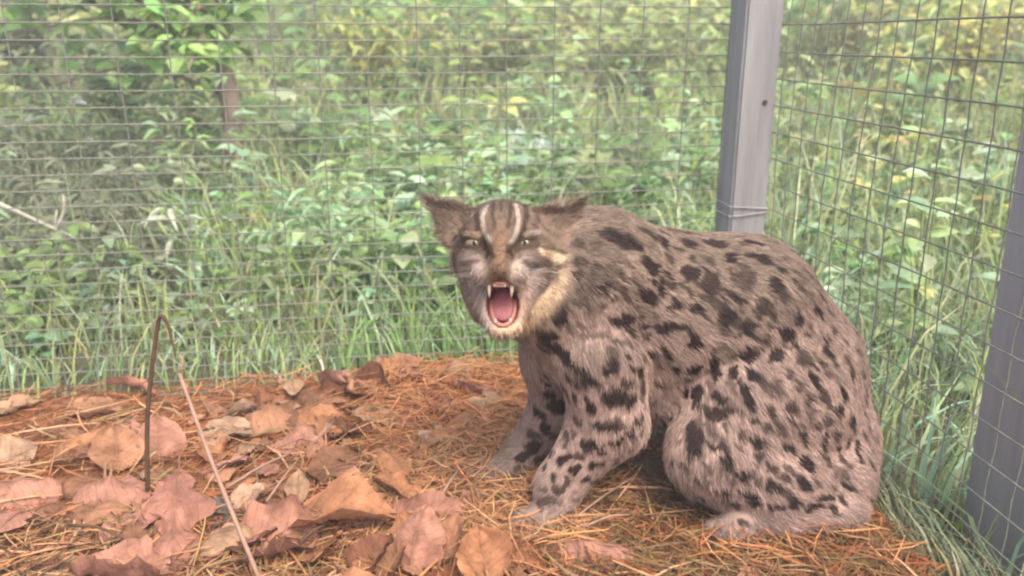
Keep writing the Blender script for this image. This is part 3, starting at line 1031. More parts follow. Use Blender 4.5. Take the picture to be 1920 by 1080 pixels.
    # lower and upper gum rims
    gp = smooth_path([hl(-13.5, -48, 17), hl(-12.5, -62, 24), hl(-8, -71, 29), hl(-1, -74, 30.5), hl(6, -71, 29), hl(10.5, -62, 24), hl(12.0, -48, 17)], 16)
    Vv, Ff = tube_data(gp, .0032, 6)
    part('gum', py_mesh('gum', Vv, Ff, m_gum, True))
    gp = smooth_path([hl(-14, -36, 28), hl(-14, -32, 42), hl(-9, -30.5, 49), hl(-3.5, -30, 50), hl(2, -30.5, 49), hl(8, -32, 42), hl(11, -36, 28)], 16)
    Vv, Ff = tube_data(gp, .0030, 6)
    part('gum', py_mesh('gum', Vv, Ff, m_gum, True))
    def tooth(a, b, c, ln_, r_, dirn=-1, lean=0):
        p = [hl(a, b, c), hl(a + lean * .4, b + dirn * ln_ * .5, c + 1), hl(a + lean, b + dirn * ln_, c - .5)]
        Vv, Ff = tube_data(smooth_path(p, 5), np.array([r_, r_ * .95, r_ * .75, r_ * .45, r_ * .08]) * .001, 7)
        part('tooth', py_mesh('tooth', Vv, Ff, m_tooth, True))
    tooth(-15, -29, 46, 16, 2.5, -1, .5); tooth(8.5, -29, 46, 16, 2.5, -1, -.5)
    for k in range(5):
        tooth(-9 + 2.6 * k, -31, 50.5, 3.5, 1.2)
    tooth(-8.5, -71, 30, 6, 1.7, 1, -.8); tooth(6.5, -71, 30, 6, 1.7, 1, .8)
    # whiskers, pale and fine
    m_wh = mat_noise('white_whisker', (.4, .37, .33), (.5, .47, .42), 50, .4, 0, 10)
    rw = random.Random(4)
    for s_ in (-1, 1):
        for k in range(6):
            a0 = hl(-4 + s_ * (21 + 3 * (k % 3)), -14 - 4.5 * (k // 2), 50 - 2 * (k % 3))
            a1 = hl(-4 + s_ * (52 + rw.uniform(0, 8)), -14 - 7 * (k // 2) + rw.uniform(-6, 8), 44)
            a2 = hl(-4 + s_ * (74 + rw.uniform(0, 14)), -26 - 9 * (k // 2) + rw.uniform(-10, 8), 30)
            Vv, Ff = tube_data(smooth_path([a0, a1, a2], 8), np.linspace(.00014, .00004, 8), 3, False)
            part('whisker', py_mesh('whisker', Vv, Ff, m_wh, True))
    # claws on the near paws
    for o_, prs in ((on_z(1012, 978, .014), ((-.042, .008), (-.0445, -.006), (-.035, -.022), (-.014, -.034))),):
        for dx, dy in prs:
            p = o_ + np.array([dx, dy, -.004])
            dd = np.array([dx, dy, 0]); dd /= np.linalg.norm(dd)
            Vv, Ff = tube_data([p, p + dd * .004 + np.array([0, 0, -.001]), p + dd * .007 + np.array([0, 0, -.005])], [.0014, .0011, .0003], 5)
            part('claw', py_mesh('claw', Vv, Ff, m_tooth, True))


build_cat()


# ------------------------------------------------------------------ vegetation
def leaf_template(rows, fold=.10, droop=.25):
    """rows: (t, half width). returns verts, faces of one leaf (length 1 along x, full width 1 along y)"""
    V = [(0, 0, 0)]
    F = []
    for t, w in rows:
        z = -droop * t * t
        V += [(t, -w, z - 0 + fold * w * 2), (t, 0, z), (t, w, z + fold * w * 2)]
    n = len(rows)
    V.append((1, 0, -droop))
    F += [(0, 2, 1), (0, 3, 2)]
    for i in range(n - 1):
        a = 1 + 3 * i; b = a + 3
        F += [(a, a + 1, b + 1, b), (a + 1, a + 2, b + 2, b + 1)]
    a = 1 + 3 * (n - 1)
    F += [(a, a + 1, len(V) - 1), (a + 1, a + 2, len(V) - 1)]
    return np.array(V, float), F


T_OVATE = leaf_template([(.15, .33), (.4, .5), (.7, .34)])
T_HEART = leaf_template([(.02, .36), (.25, .52), (.6, .40), (.85, .16)], .08, .2)
T_LANCE = leaf_template([(.2, .40), (.5, .5), (.8, .26)], .14, .45)


def lobed_template():
    """five-lobed leaf as a fan round its stalk"""
    pts = []
    for ang, r in ((-150, .30), (-115, .55), (-92, .34), (-62, .80), (-34, .46), (-12, .86), (0, 1.0), (12, .86), (34, .46), (62, .80), (92, .34), (115, .55), (150, .30)):
        a = R(ang)
        pts.append((r * math.cos(a), r * math.sin(a) * .85, -.12 * r * r + .05 * math.cos(a * 5)))
    V = [(0.05, 0, .03)] + pts
    F = [(0, i, i + 1) for i in range(1, len(pts))]
    return np.array(V), F


T_LOBED = lobed_template()


def orient(D, Up):
    D = D / (np.linalg.norm(D, axis=1)[:, None] + 1e-9)
    Nn = Up - D * (Up * D).sum(1)[:, None]
    Nn /= np.linalg.norm(Nn, axis=1)[:, None] + 1e-9
    return D, np.cross(Nn, D), Nn


def scatter(name, tmpl, P, D, Up, L, Wd, C, mat):
    """one joined mesh of many leaves"""
    T, F = tmpl
    n, k = len(P), len(T)
    D, Sd, Nn = orient(D, Up)
    V = P[:, None] + D[:, None] * (T[None, :, 0:1] * L[:, None, None]) + Sd[:, None] * (T[None, :, 1:2] * Wd[:, None, None]) + Nn[:, None] * (T[None, :, 2:3] * L[:, None, None])
    sizes = np.tile(np.array([len(f) for f in F]), n)
    fl = np.array([i for f in F for i in f])
    loops = (fl[None] + (np.arange(n) * k)[:, None]).ravel()
    col = np.repeat(C, k, 0)
    return V.reshape(-1, 3), loops, sizes, col


def merge_np(parts):
    Vs, Ls, Ss, Cs, o = [], [], [], [], 0
    for v, l, s, c in parts:
        Vs.append(v); Ls.append(l + o); Ss.append(s); Cs.append(c); o += len(v)
    return np.vstack(Vs), np.concatenate(Ls), np.concatenate(Ss), np.vstack(Cs)


def blades(P, H, Wd, lean, C, segs=3, arch=1.0):
    """grass blades as bent tapered ribbons; lean = horizontal vector at the tip"""
    n = len(P)
    az = rng.uniform(0, 2 * np.pi, n)
    side = np.stack([np.cos(az), np.sin(az), 0 * az], 1)
    ts = np.linspace(0, 1, segs + 1)
    rows = []
    for t in ts[:-1]:
        c = P + lean * (t ** 1.8)[None] if np.ndim(t) else P + lean * (t ** 1.8)
        c = c.copy(); c[:, 2] += H * (t - .28 * arch * t ** 3)
        w = (Wd * (1 - .55 * t))[:, None] * .5
        rows += [c - side * w, c + side * w]
    tip = P + lean; tip[:, 2] += H * (1 - .28 * arch)
    V = np.stack(rows + [tip], 1)
    k = V.shape[1]
    F = []
    for i in range(segs - 1):
        F.append((2 * i, 2 * i + 1, 2 * i + 3, 2 * i + 2))
    F.append((2 * segs - 2, 2 * segs - 1, k - 1))
    fl = np.array([i for f in F for i in f])
    loops = (fl[None] + (np.arange(n) * k)[:, None]).ravel()
    sizes = np.tile(np.array([len(f) for f in F]), n)
    return V.reshape(-1, 3), loops, sizes, np.repeat(C, k, 0)


def outside(x, y, m=.012):
    s, t = cage_st(x, y)
    return (t > MESH_T + m) | (s > MESH_S + m)


def jitter_col(base, n, v=.16, h=.10):
    b = np.array(base)[None]
    k = rng.normal(1, v, (n, 1))
    c = b * k
    c[:, 0] *= rng.normal(1, h, n); c[:, 2] *= rng.normal(1, h, n)
    return np.clip(c, .008, .85)


def gz_arr(x, y):
    d = np.maximum(0, y - 2.6)
    return GZ + .10 * d ** 1.15


def ground_px(x, y):
    """ground point seen at a traced position"""
    r = ray(x, y)
    for k in np.linspace(.5, 14, 4000):
        q = np.array([0, 0, CAMH]) + r * k
        if q[2] < ground_z(q[0], q[1]): return q
    return np.array([0, 0, CAMH]) + r * 9


G1 = (.175, .295, .095); G2 = (.26, .38, .125); G3 = (.265, .345, .19); G4 = (.37, .43, .165); G5 = (.11, .215, .08); G_STR = (.43, .46, .25); G6 = (.40, .56, .37); G7 = (.20, .20, .14); YG = (.46, .44, .16)


def region_x(y):
    return -(.72 * y + .25), (.78 * y + .25)


def build_grass():
    parts = []
    def field(n, y0, y1, h0, h1, w0, w1, cols, pw=1.0, xr=None, lean=.5, cond=None):
        y = y0 + (y1 - y0) * rng.random(n) ** pw
        if xr is None:
            x = rng.uniform(-1, 1, n) * (.74 * y + .2)
        else:
            x = rng.uniform(xr[0], xr[1], n)
        ok = outside(x, y)
        if cond is not None: ok &= cond(x, y)
        x, y = x[ok], y[ok]; n = len(x)
        P = np.stack([x, y, gz_arr(x, y)], 1)
        H = rng.uniform(h0, h1, n)
        a = rng.uniform(0, 2 * np.pi, n)
        l = (H * lean * rng.random(n))[:, None] * np.stack([np.cos(a), np.sin(a), 0 * a], 1)
        # blades near the wire are kept on their own side of it
        s, t = cage_st(x, y)
        nb = (t > MESH_T) & (t < MESH_T + .15) & (s < MESH_S)
        l[nb] += EB[None] * .05
        nr = (s > MESH_S) & (s < MESH_S + .12)
        l[nr] += ER[None] * .05
        C = np.zeros((n, 3))
        pick = rng.integers(0, len(cols), n)
        for i, c in enumerate(cols):
            m = pick == i
            C[m] = jitter_col(c, m.sum())
        hollow_shade = (x / y > -.66) & (x / y < -.42) & (y > 1.9) & (y < 3.5)
        C[hollow_shade] = C[hollow_shade] * .25 + np.array(G7) * .6  # dry grey tint plus the hollow's shade, put into the blade colour
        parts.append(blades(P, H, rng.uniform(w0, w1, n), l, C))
    # band right behind the back mesh
    field(3600, 1.2, 2.1, .03, .09, .003, .007, [G1, G2, G3, G3, G4, G6], 1, (-1.5, .5), 1.2)
    field(800, 1.35, 1.8, .07, .17, .004, .008, [G1, G2, G3], 1, (-.33, .12), .8)       # greener tufts left of the cat
    field(420, 1.25, 1.8, .10, .26, .003, .006, [G3, G4, G_STR], 1, (-1.3, .3), .6)
    # right hand side
    field(4600, .45, 2.2, .05, .20, .003, .007, [G3, G3, G1, G_STR, G6, G6], 1, (.45, 1.6), 1.3)
    field(1300, .6, 2.6, .15, .38, .002, .005, [G6, G4, G4, G_STR, G_STR], 1, (.5, 2.0), .6)
    field(1700, 1.8, 4.0, .2, .6, .003, .007, [G4, G_STR, G_STR, G6, YG], 1, (.65, 3.4), .45)
    field(500, 1.8, 4.2, .2, .5, .003, .006, [G_STR], 1, (-2.4, 1.2), .5)
    # further back
    field(6500, 1.9, 4.0, .08, .30, .005, .012, [G1, G2, G3, G4, G6], 1, None, 1.0)
    field(6000, 4.0, 9.5, .10, .32, .010, .024, [G4, G4, G2, G_STR, G3], 1.1, None, .7)
    # strip between the litter and the right mesh
    n = 1500
    ss = rng.uniform(.004, MESH_S - .02, n); tt = rng.uniform(-.75, .0, n)
    P = O[None] + ER[None] * ss[:, None] + EB[None] * tt[:, None]; P[:, 2] = GZ
    H = rng.uniform(.05, .14, n); a = rng.uniform(0, 2 * np.pi, n)
    l = EB[None] * (np.cos(a) * H * .8)[:, None] + ER[None] * (rng.uniform(-.02, .006, n))[:, None]
    C = np.where((rng.random(n) < .6)[:, None], jitter_col((.20, .245, .145), n), jitter_col((.33, .32, .19), n))
    parts.append(blades(P, H, rng.uniform(.002, .005, n), l, C))
    V, Lp, Sz, C = merge_np(parts)
    o = obj('grass', np_mesh('grass', V, Lp, Sz, M_GRASS, C))
    tag(o, 'pale green grass growing outside the wire mesh', 'grass', kind='stuff')


def herb_leaves(base, h, n, ll, spread, tmpl, col, stems):
    """leaves along a leaning stem"""
    top = base + np.array([rng.normal(0, spread), rng.normal(0, spread), h])
    mid = (base + top) / 2 + np.array([rng.normal(0, spread * .3), rng.normal(0, spread * .3), h * .06])
    path = smooth_path([base, mid, top], 6)
    stems.append((path, .0022 * (.5 + h)))
    t = rng.uniform(.18, 1.0, n)
    P = np.array([path[min(5, int(q * 5.99))] for q in t])
    a = np.arange(n) * 2.4 + rng.uniform(0, 6)
    el = rng.uniform(-.35, .55, n)
    D = np.stack([np.cos(a) * np.cos(el), np.sin(a) * np.cos(el), np.sin(el)], 1)
    Lf = ll * rng.uniform(.55, 1.15, n) * (1.1 - .35 * t)
    Up = np.stack([rng.normal(0, .25, n), rng.normal(-.25, .25, n), np.ones(n)], 1)
    P = P + D * (Lf * .25)[:, None]
    return P, D, Up, Lf


def build_undergrowth():
    groups = {}
    stems = []
    def add(tm, P, D, Up, Lf, wd, col):
        groups.setdefault(tm, []).append((P, D, Up, Lf, Lf * wd, col))
    def herbs(n, x0, x1, y0, y1, h0, h1, ll, nl, tm, cols, wd, cond=None):
        for _ in range(n):
            y = rng.uniform(y0, y1)
            x = rng.uniform(x0, x1) if x0 is not None else rng.uniform(-1, 1) * (.72 * y + .2)
            if not outside(x, y, .07): continue
            if cond and not cond(x, y): continue
            pn = noise.noise(Vector((x * 2.1, y * 1.6, 2.2)))
            if pn < -.12 and rng.random() < .65: continue
            h = rng.uniform(h0, h1) * (1 + .5 * pn)
            k = nl + int(rng.integers(-3, 4))
            P, D, Up, Lf = herb_leaves(np.array([x, y, ground_z(x, y)]), h, k, ll * rng.uniform(.8, 1.25), h * .16, tm, None, stems)
            c = jitter_col(cols[int(rng.integers(len(cols)))], 1, .14)[0]
            tn = noise.noise(Vector((x * 2.6, y * 2.2, 7.7)))
            c = np.clip(c * (1 + .55 * tn), .02, .8)
            if tn > .22: c = c * .6 + np.array(G6) * .4
            if -.66 < x / y < -.42 and 1.9 < y < 3.5: c = c * .25 + np.array(G7) * .62  # leaves in the hollow: greyed, its darkness put into their colour
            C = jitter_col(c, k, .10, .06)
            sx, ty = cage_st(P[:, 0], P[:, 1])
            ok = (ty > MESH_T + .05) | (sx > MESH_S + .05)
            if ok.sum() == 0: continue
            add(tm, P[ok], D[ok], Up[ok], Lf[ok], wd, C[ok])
    # herb layer behind the back mesh
    herbs(90, -1.5, .75, 1.62, 2.4, .08, .20, .050, 12, 'o', [G1, G2, G3], .62)
    herbs(70, -1.5, .75, 1.62, 2.6, .10, .26, .075, 12, 'l', [G1, G2, G3, G6], .2)
    herbs(90, -2.2, 1.6, 2.2, 3.2, .12, .30, .075, 13, 'o', [G1, G5, G2, G3], .62)
    herbs(60, -.5, 1.2, 2.3, 3.4, .15, .32, .085, 9, 'b', [G3, G1], .95)
    herbs(60, None, None, 2.2, 3.4, .2, .4, .09, 12, 'l', [G1, G2, G3], .26)
    herbs(170, None, None, 3.2, 5.0, .18, .45, .085, 15, 'o', [G1, G2, G2, G4, G5], .6)
    herbs(50, -3.2, -.9, 2.6, 4.2, .25, .6, .09, 15, 'l', [G5, G1, G3], .3)
    herbs(330, -1.6, .8, 1.5, 2.3, .03, .14, .036, 10, 'o', [G3, G6, G2, G1], .7)
    herbs(90, -.6, 1.0, 1.9, 2.9, .08, .2, .07, 9, 'o', [G6, G3, G2], .7)
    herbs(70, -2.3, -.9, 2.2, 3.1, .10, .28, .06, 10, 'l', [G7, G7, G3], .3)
    # right hand side
    herbs(150, .7, 2.6, 1.2, 3.2, .12, .42, .06, 12, 'o', [G3, G4, YG, G6], .55)
    herbs(60, .9, 3.2, 1.9, 4.0, .3, .75, .10, 14, 'l', [G4, YG, G3], .22)
    tm = {'o': T_OVATE, 'b': T_LOBED, 'l': T_LANCE}
    parts = []
    for k, lst in groups.items():
        arr = [np.concatenate([q[i] for q in lst]) for i in range(6)]
        parts.append(scatter('x', tm[k], *arr[:5], arr[5], None))
    # thin stems as four-sided tubes
    sv = []
    for path, r_ in stems:
        v, f = tube_data(path, np.linspace(r_, r_ * .4, len(path)), 3, False)
        sv.append((v, f))
    V, F = join_data(sv)
    parts.append((np.array(V), np.array([i for f in F for i in f]), np.array([len(f) for f in F]), np.tile(np.array([[.15, .17, .07]]), (len(V), 1))))
    V, Lp, Sz, C = merge_np(parts)
    o = obj('undergrowth', np_mesh('undergrowth', V, Lp, Sz, M_LEAF, C))
    tag(o, 'dense green weeds and herbs covering the ground behind the mesh', 'undergrowth', kind='stuff')


def build_scrub():
    """far-off leafy mass up the slope"""
    n = 9000
    y = rng.uniform(5.2, 10.5, n)
    x = rng.uniform(-1, 1, n) * (.72 * y + .4)
    clump = np.array([noise.noise(Vector((a * .9, b * .9, 3))) for a, b in zip(x, y)])
    top = .35 + .75 * np.clip(clump + .35, 0, 1) + .12 * (y - 5)
    z = gz_arr(x, y) + top * rng.random(n) ** .6
    P = np.stack([x, y, z], 1)
    a = rng.uniform(0, 2 * np.pi, n); el = rng.uniform(-.6, .5, n)
    D = np.stack([np.cos(a) * np.cos(el), np.sin(a) * np.cos(el), np.sin(el)], 1)
    Up = np.stack([rng.normal(0, .4, n), rng.normal(-.5, .3, n), np.ones(n)], 1)
    Lf = rng.uniform(.08, .19, n)
    tone = np.array([noise.noise(Vector((p[0] * .6, p[1] * .6, 9))) for p in P])
    C = np.where((tone > .05)[:, None], jitter_col(G4, n), np.where((tone > -.18)[:, None], jitter_col(G2, n), jitter_col(G1, n)))
    p1 = scatter('x', T_OVATE, P, D, Up, Lf, Lf * rng.uniform(.3, .65, n), C, None)
    V, Lp, Sz, C = merge_np([p1])
    o = obj('distant_scrub', np_mesh('distant_scrub', V, Lp, Sz, M_LEAF, C))
    tag(o, 'yellowish green scrub on the slope far behind the cage', 'scrub', kind='stuff')


def leaf_mesh(name, tmpl, col, wd):
    T, F = tmpl
    V = T.copy(); V[:, 1] *= wd
    C = np.tile(np.array([col]), (len(V), 1))
    return py_mesh(name, V, F, M_LEAF, False, C)


def place_leaf(name, me, parent, p, d, up, ln, base):
    d = np.array(d, float); d /= np.linalg.norm(d)
    up = np.array(up, float); n = up - d * up.dot(d); n /= np.linalg.norm(n) + 1e-9
    s = np.cross(n, d)
    M = Matrix(((d[0], s[0], n[0]), (d[1], s[1], n[1]), (d[2], s[2], n[2]))).to_4x4()
    o = bpy.data.objects.new(name, me)
    COL.objects.link(o)
    o.parent = parent
    o.matrix_local = Matrix.Translation(Vector(np.array(p) - base)) @ M @ Matrix.Scale(ln, 4)
    return o


def broad_plant(px, py, h, nl, ll, tmpl, wd, cols, label, nst=3, spread=.10, name='leafy_plant', cat='plant', group='leafy plants outside the mesh'):
    b = ground_px(px, py)
    b[2] -= .005
    root = empty(name, b)
    tag(root, label, cat, group)
    meshes = [leaf_mesh('leaf', tmpl, jitter_col(c, 1, .05)[0], wd) for c in cols]
    k = 0
    for s_ in range(nst):
        a = rng.uniform(0, 6.28)
        tp = b + np.array([math.cos(a) * spread, math.sin(a) * spread * .7, h * rng.uniform(.75, 1.05)])
        md = (b + tp) / 2 + np.array([0, 0, h * .1])
        path = smooth_path([b + rng.normal(0, .006, 3) * np.array([1, 1, 0]), md, tp], 7)
        V, F = tube_data(path - b, np.linspace(.003 + .003 * h, .0015, 7), 5)
        obj('stem', py_mesh('stem', V, F, M_GSTEM, True), root)
        m = nl // nst
        for i in range(m):
            t = .22 + .78 * (i + 1) / m
            p = path[min(6, int(t * 6.99))]
            an = 2.4 * k + rng.uniform(-.4, .4)
            el = rng.uniform(-.2, .5)
            d = np.array([math.cos(an) * math.cos(el), math.sin(an) * math.cos(el), math.sin(el)])
            L_ = ll * rng.uniform(.65, 1.15)
            q = p + d * L_ * .3
            s, tt = cage_st(*(q + d * L_)[:2])
            if not (tt > MESH_T + .02 or s > MESH_S + .02):
                d[1] = abs(d[1]) + .5; d[0] = abs(d[0]) if s > 0 else d[0]
                q = p + d / np.linalg.norm(d) * L_ * .2
            place_leaf('leaf', meshes[k % len(meshes)], root, q, d, (rng.normal(0, .3), -.45 + rng.normal(0, .25), 1), L_, b)
            k += 1
    return root


def build_plants():
    BR = (.24, .43, .13); MG = (.17, .30, .10); DK = (.10, .17, .06); PL = (.38, .49, .32); BL = (.25, .31, .24); SKY_SHEEN = (.52, .62, .50); YL = (.40, .40, .12)  # whitish sky reflection on three plants is put into the leaf colour
    broad_plant(815, 600, .17, 24, .052, T_HEART, .8, [BR, BR, MG, PL], 'bright green broad-leaved plant just left of the cat\'s open mouth', 4, .09)
    broad_plant(745, 560, .20, 18, .05, T_HEART, .8, [BR, MG, PL], 'light green heart-leaved plant left of the one beside the cat\'s mouth', 3, .08)
    broad_plant(560, 330, .34, 16, .13, T_LOBED, .8, [MG, PL, DK], 'plant with large lobed leaves right of the slim pinkish trunk', 3, .16)
    broad_plant(660, 330, .26, 15, .12, T_LOBED, .8, [MG, DK, PL], 'dark lobed-leaved plant between the trunk and the cat\'s head', 3, .14)
    broad_plant(1000, 330, .16, 18, .085, T_OVATE, .7, [SKY_SHEEN, SKY_SHEEN, PL], 'pale glossy low plant directly above the cat\'s head', 3, .16)
    broad_plant(1150, 330, .18, 18, .08, T_OVATE, .65, [MG, BR, PL], 'mid green plant above the cat\'s shoulders', 3, .14)
    broad_plant(1290, 350, .20, 18, .08, T_OVATE, .7, [SKY_SHEEN, PL, BR], 'green plant with sky reflection coloured into its paler leaves, close to the left of the corner post', 3, .12)
    broad_plant(760, 420, .13, 15, .08, T_OVATE, .75, [SKY_SHEEN, SKY_SHEEN, PL], 'low whitish-green plant left of the cat\'s ear', 3, .14)
    broad_plant(500, 470, .17, 18, .075, T_LANCE, .34, [BR, MG, YL], 'narrow-leaved light green plant below the slim pinkish trunk', 4, .10)
    broad_plant(165, 300, .30, 24, .055, T_OVATE, .45, [BL, BL, MG], 'bluish green upright plant among the shrubs on the left', 3, .08)
    broad_plant(60, 330, .28, 16, .11, T_OVATE, .6, [PL, BL, MG], 'grey-green plant at the left edge above the pale stick', 3, .16)
    broad_plant(330, 420, .22, 18, .08, T_OVATE, .55, [MG, BL, PL], 'dull green plant between the pale stick and the trunk', 3, .14)
    broad_plant(1640, 330, .36, 18, .10, T_HEART, .8, [DK, MG, MG], 'dark green broad-leaved plant behind the right-hand mesh', 3, .14)
    broad_plant(1500, 260, .30, 18, .13, T_LANCE, .26, [BL, MG, DK], 'long-leaved bluish plant just right of the corner post', 3, .16)
    broad_plant(1790, 420, .34, 18, .08, T_OVATE, .5, [YL, BR, PL], 'yellow-green plant beside the dark grey post', 3, .14)
    broad_plant(1600, 560, .16, 15, .06, T_HEART, .8, [BR, MG, PL], 'small green plant behind the mesh beside the cat\'s back', 3, .08)


def build_tree():
    b = ground_px(440, 352)
    root = empty('young_tree', b)
    tag(root, 'young tree with slim pinkish trunk and hanging bright green leaves at upper left', 'tree')
    top = b + np.array([-.05, .0, .85])
    path = smooth_path([b, b + np.array([.015, 0, .3]), b + np.array([-.01, 0, .6]), top], 9)
    V, F = tube_data(path - b, np.linspace(.042, .022, 9), 9)
    obj('trunk', py_mesh('trunk', V, F, M_BARK, True), root)
    BRT = (.27, .44, .13); MID = (.21, .36, .12); PAL = (.42, .55, .27); DRK = (.16, .25, .09)
    ms = [leaf_mesh('leaf', T_OVATE, c, .58) for c in (BRT, MID, PAL, DRK, BRT)] + [leaf_mesh('leaf', T_LOBED, c, .8) for c in (BRT, MID)]
    rest = []
    k = 0
    for i in range(26):
        a = rng.uniform(0, 2 * np.pi)
        z0 = rng.uniform(.30, .85)
        st = b + np.array([0, 0, z0])
        rad = rng.uniform(.15, .62)
        en = st + np.array([math.cos(a) * rad - .16, math.sin(a) * rad * .7 - .12, rng.uniform(-.02, .35)])
        if i > 19:                      # sprays that hang in front of the trunk
            st = b + np.array([0, 0, rng.uniform(.5, .85)])
            en = st + np.array([rng.uniform(-.25, .12), -rng.uniform(.15, .4), rng.uniform(-.14, .05)])
        if i < 9:                       # boughs that reach to the left
            en = st + np.array([-rng.uniform(.3, .85), -rng.uniform(.0, .5), rng.uniform(.05, .35)])
        md = (st + en) / 2 + np.array([0, 0, .08])
        pa = smooth_path([st, md, en], 7)
        V, F = tube_data(pa - b, np.linspace(.010, .003, 7), 5)
        obj('branch', py_mesh('branch', V, F, M_BARK, True), root)
        for j in range(34):
            t = rng.uniform(.25, 1)
            p = pa[min(6, int(t * 6.99))] + rng.normal(0, .05, 3)
            an = rng.uniform(0, 6.28)
            d = np.array([math.cos(an), math.sin(an), rng.uniform(-.7, .35)])
            L_ = rng.uniform(.045, .105)
            up = (rng.normal(0, .3), -.5, 1)
            if p[1] < b[1] + .05 and k < 290 and j % 2 == 0:
                place_leaf('leaf', ms[k % len(ms)], root, p, d, up, L_, b)
                k += 1
            else:
                rest.append((p - b, d, up, L_))
    P, D, Up, Lf = [np.array(q) for q in zip(*rest)]
    v, l, s, c = scatter('crown', T_OVATE, P, D, Up, Lf, Lf * .58, jitter_col(BRT, len(P), .3), None)
    o = obj('crown', np_mesh('crown', v, l, s, M_LEAF, c), root)
    o['kind'] = 'stuff'


def bush(px, py, h, w, n, ll, col, label, tm=T_OVATE, wd=.55):
    b = ground_px(px, py)
    root = empty('bush', b)
    tag(root, label, 'bush', 'bushes on the slope behind the cage')
    st = []
    P = []
    for i in range(9):
        a = rng.uniform(0, 6.28)
        en = np.array([math.cos(a) * w * rng.uniform(.2, .9), math.sin(a) * w * .6 * rng.uniform(.2, .9), h * rng.uniform(.6, 1)])
        pa = smooth_path([(0, 0, -.02), en * np.array([.35, .35, .55]), en], 6)
        st.append(tube_data(pa, np.linspace(.008, .003, 6), 4, False))
        for j in range(n // 9):
            t = rng.uniform(.2, 1)
            P.append(pa[min(5, int(t * 5.99))] + rng.normal(0, .10 * w + .02, 3) * np.array([1, .8, .8]))
    V, F = join_data(st)
    obj('stem', py_mesh('stem', V, F, M_BARK, True), root)
    P = np.array(P); m = len(P)
    a = rng.uniform(0, 6.28, m); el = rng.uniform(-.7, .4, m)
    D = np.stack([np.cos(a) * np.cos(el), np.sin(a) * np.cos(el), np.sin(el)], 1)
    Up = np.stack([rng.normal(0, .3, m), rng.normal(-.4, .3, m), np.ones(m)], 1)
    Lf = ll * rng.uniform(.6, 1.2, m)
    o = obj('crown', np_mesh('crown', *(lambda q: (q[0], q[1], q[2], M_LEAF, q[3]))(scatter('x', tm, P, D, Up, Lf, Lf * wd, jitter_col(col, m, .22), None))), root)
    o['kind'] = 'stuff'


def build_bushes():
    bush(60, 200, .75, .45, 500, .08, (.17, .20, .10), 'grey-green twiggy bush in the top left corner')
    bush(230, 260, .45, .35, 360, .07, (.12, .17, .07), 'dark green bush under the hanging leaves of the young tree')
    bush(700, 190, .5, .5, 420, .08, (.34, .38, .10), 'yellow-green bush above and left of the cat\'s head', T_LANCE, .35)
    bush(930, 170, .45, .5, 420, .07, (.28, .32, .12), 'fine-leaved olive bush above the cat\'s head')
    bush(1180, 180, .5, .5, 420, .07, (.28, .34, .12), 'light green bush above the cat\'s back, left of the post')
    bush(1560, 170, .6, .4, 420, .09, (.30, .33, .14), 'pale bush right of the corner post', T_LANCE, .3)
    bush(1800, 200, .7, .5, 460, .08, (.42, .42, .12), 'yellowish bush in the top right corner')


def build_sticks():
    p1 = ground_px(262, 497) + np.array([0, 0, .006])
    p0 = on_y(-25, 372, p1[1] - .42)
    pm = (p0 + p1) / 2 + np.array([.01, 0, -.012])
    pts = smooth_path([p0, pm, p1], 9)
    V, F = tube_data(pts - p1, np.linspace(.0062, .0050, 9), 7)
    root = empty('fallen_stick', p1)
    tag(root, 'thin bleached stick slanting down behind the mesh at the left edge', 'stick')
    obj('shaft', py_mesh('shaft', V, F, M_STICK, True), root)
    q0 = pts[3]
    V, F = tube_data(smooth_path([q0, q0 + np.array([.03, -.01, .05]), q0 + np.array([.04, -.02, .09])], 5) - p1, np.linspace(.005, .002, 5), 5)
    obj('side_twig', py_mesh('side_twig', V, F, M_STICK, True), root)
    # dry twigs in the hollow on the left
    for i, (x, y, dx, dz, lab) in enumerate(((120, 330, .28, .12, 'pale dry forked twig lying in the dark hollow at left'), (20, 500, .22, .05, 'short pale dry twig on the ground below the bleached stick'))):
        b = ground_px(x, y) + np.array([0, 0, .02])
        root = empty('dry_twig', b)
        tag(root, lab, 'twig')
        pa = smooth_path([(0, 0, -.02), (dx * .5, -.03, dz * .7), (dx, -.02, dz)], 7)
        V, F = tube_data(pa, np.linspace(.006, .003, 7), 5)
        obj('shaft', py_mesh('shaft', V, F, M_STICK, True), root)
        pa = smooth_path([pa[3], pa[3] + np.array([.04, 0, .05]), pa[3] + np.array([.06, 0, .11])], 5)
        V, F = tube_data(pa, np.linspace(.004, .002, 5), 5)
        obj('fork', py_mesh('fork', V, F, M_STICK, True), root)


build_grass()
build_undergrowth()
build_scrub()
build_plants()
build_tree()
build_bushes()
build_sticks()


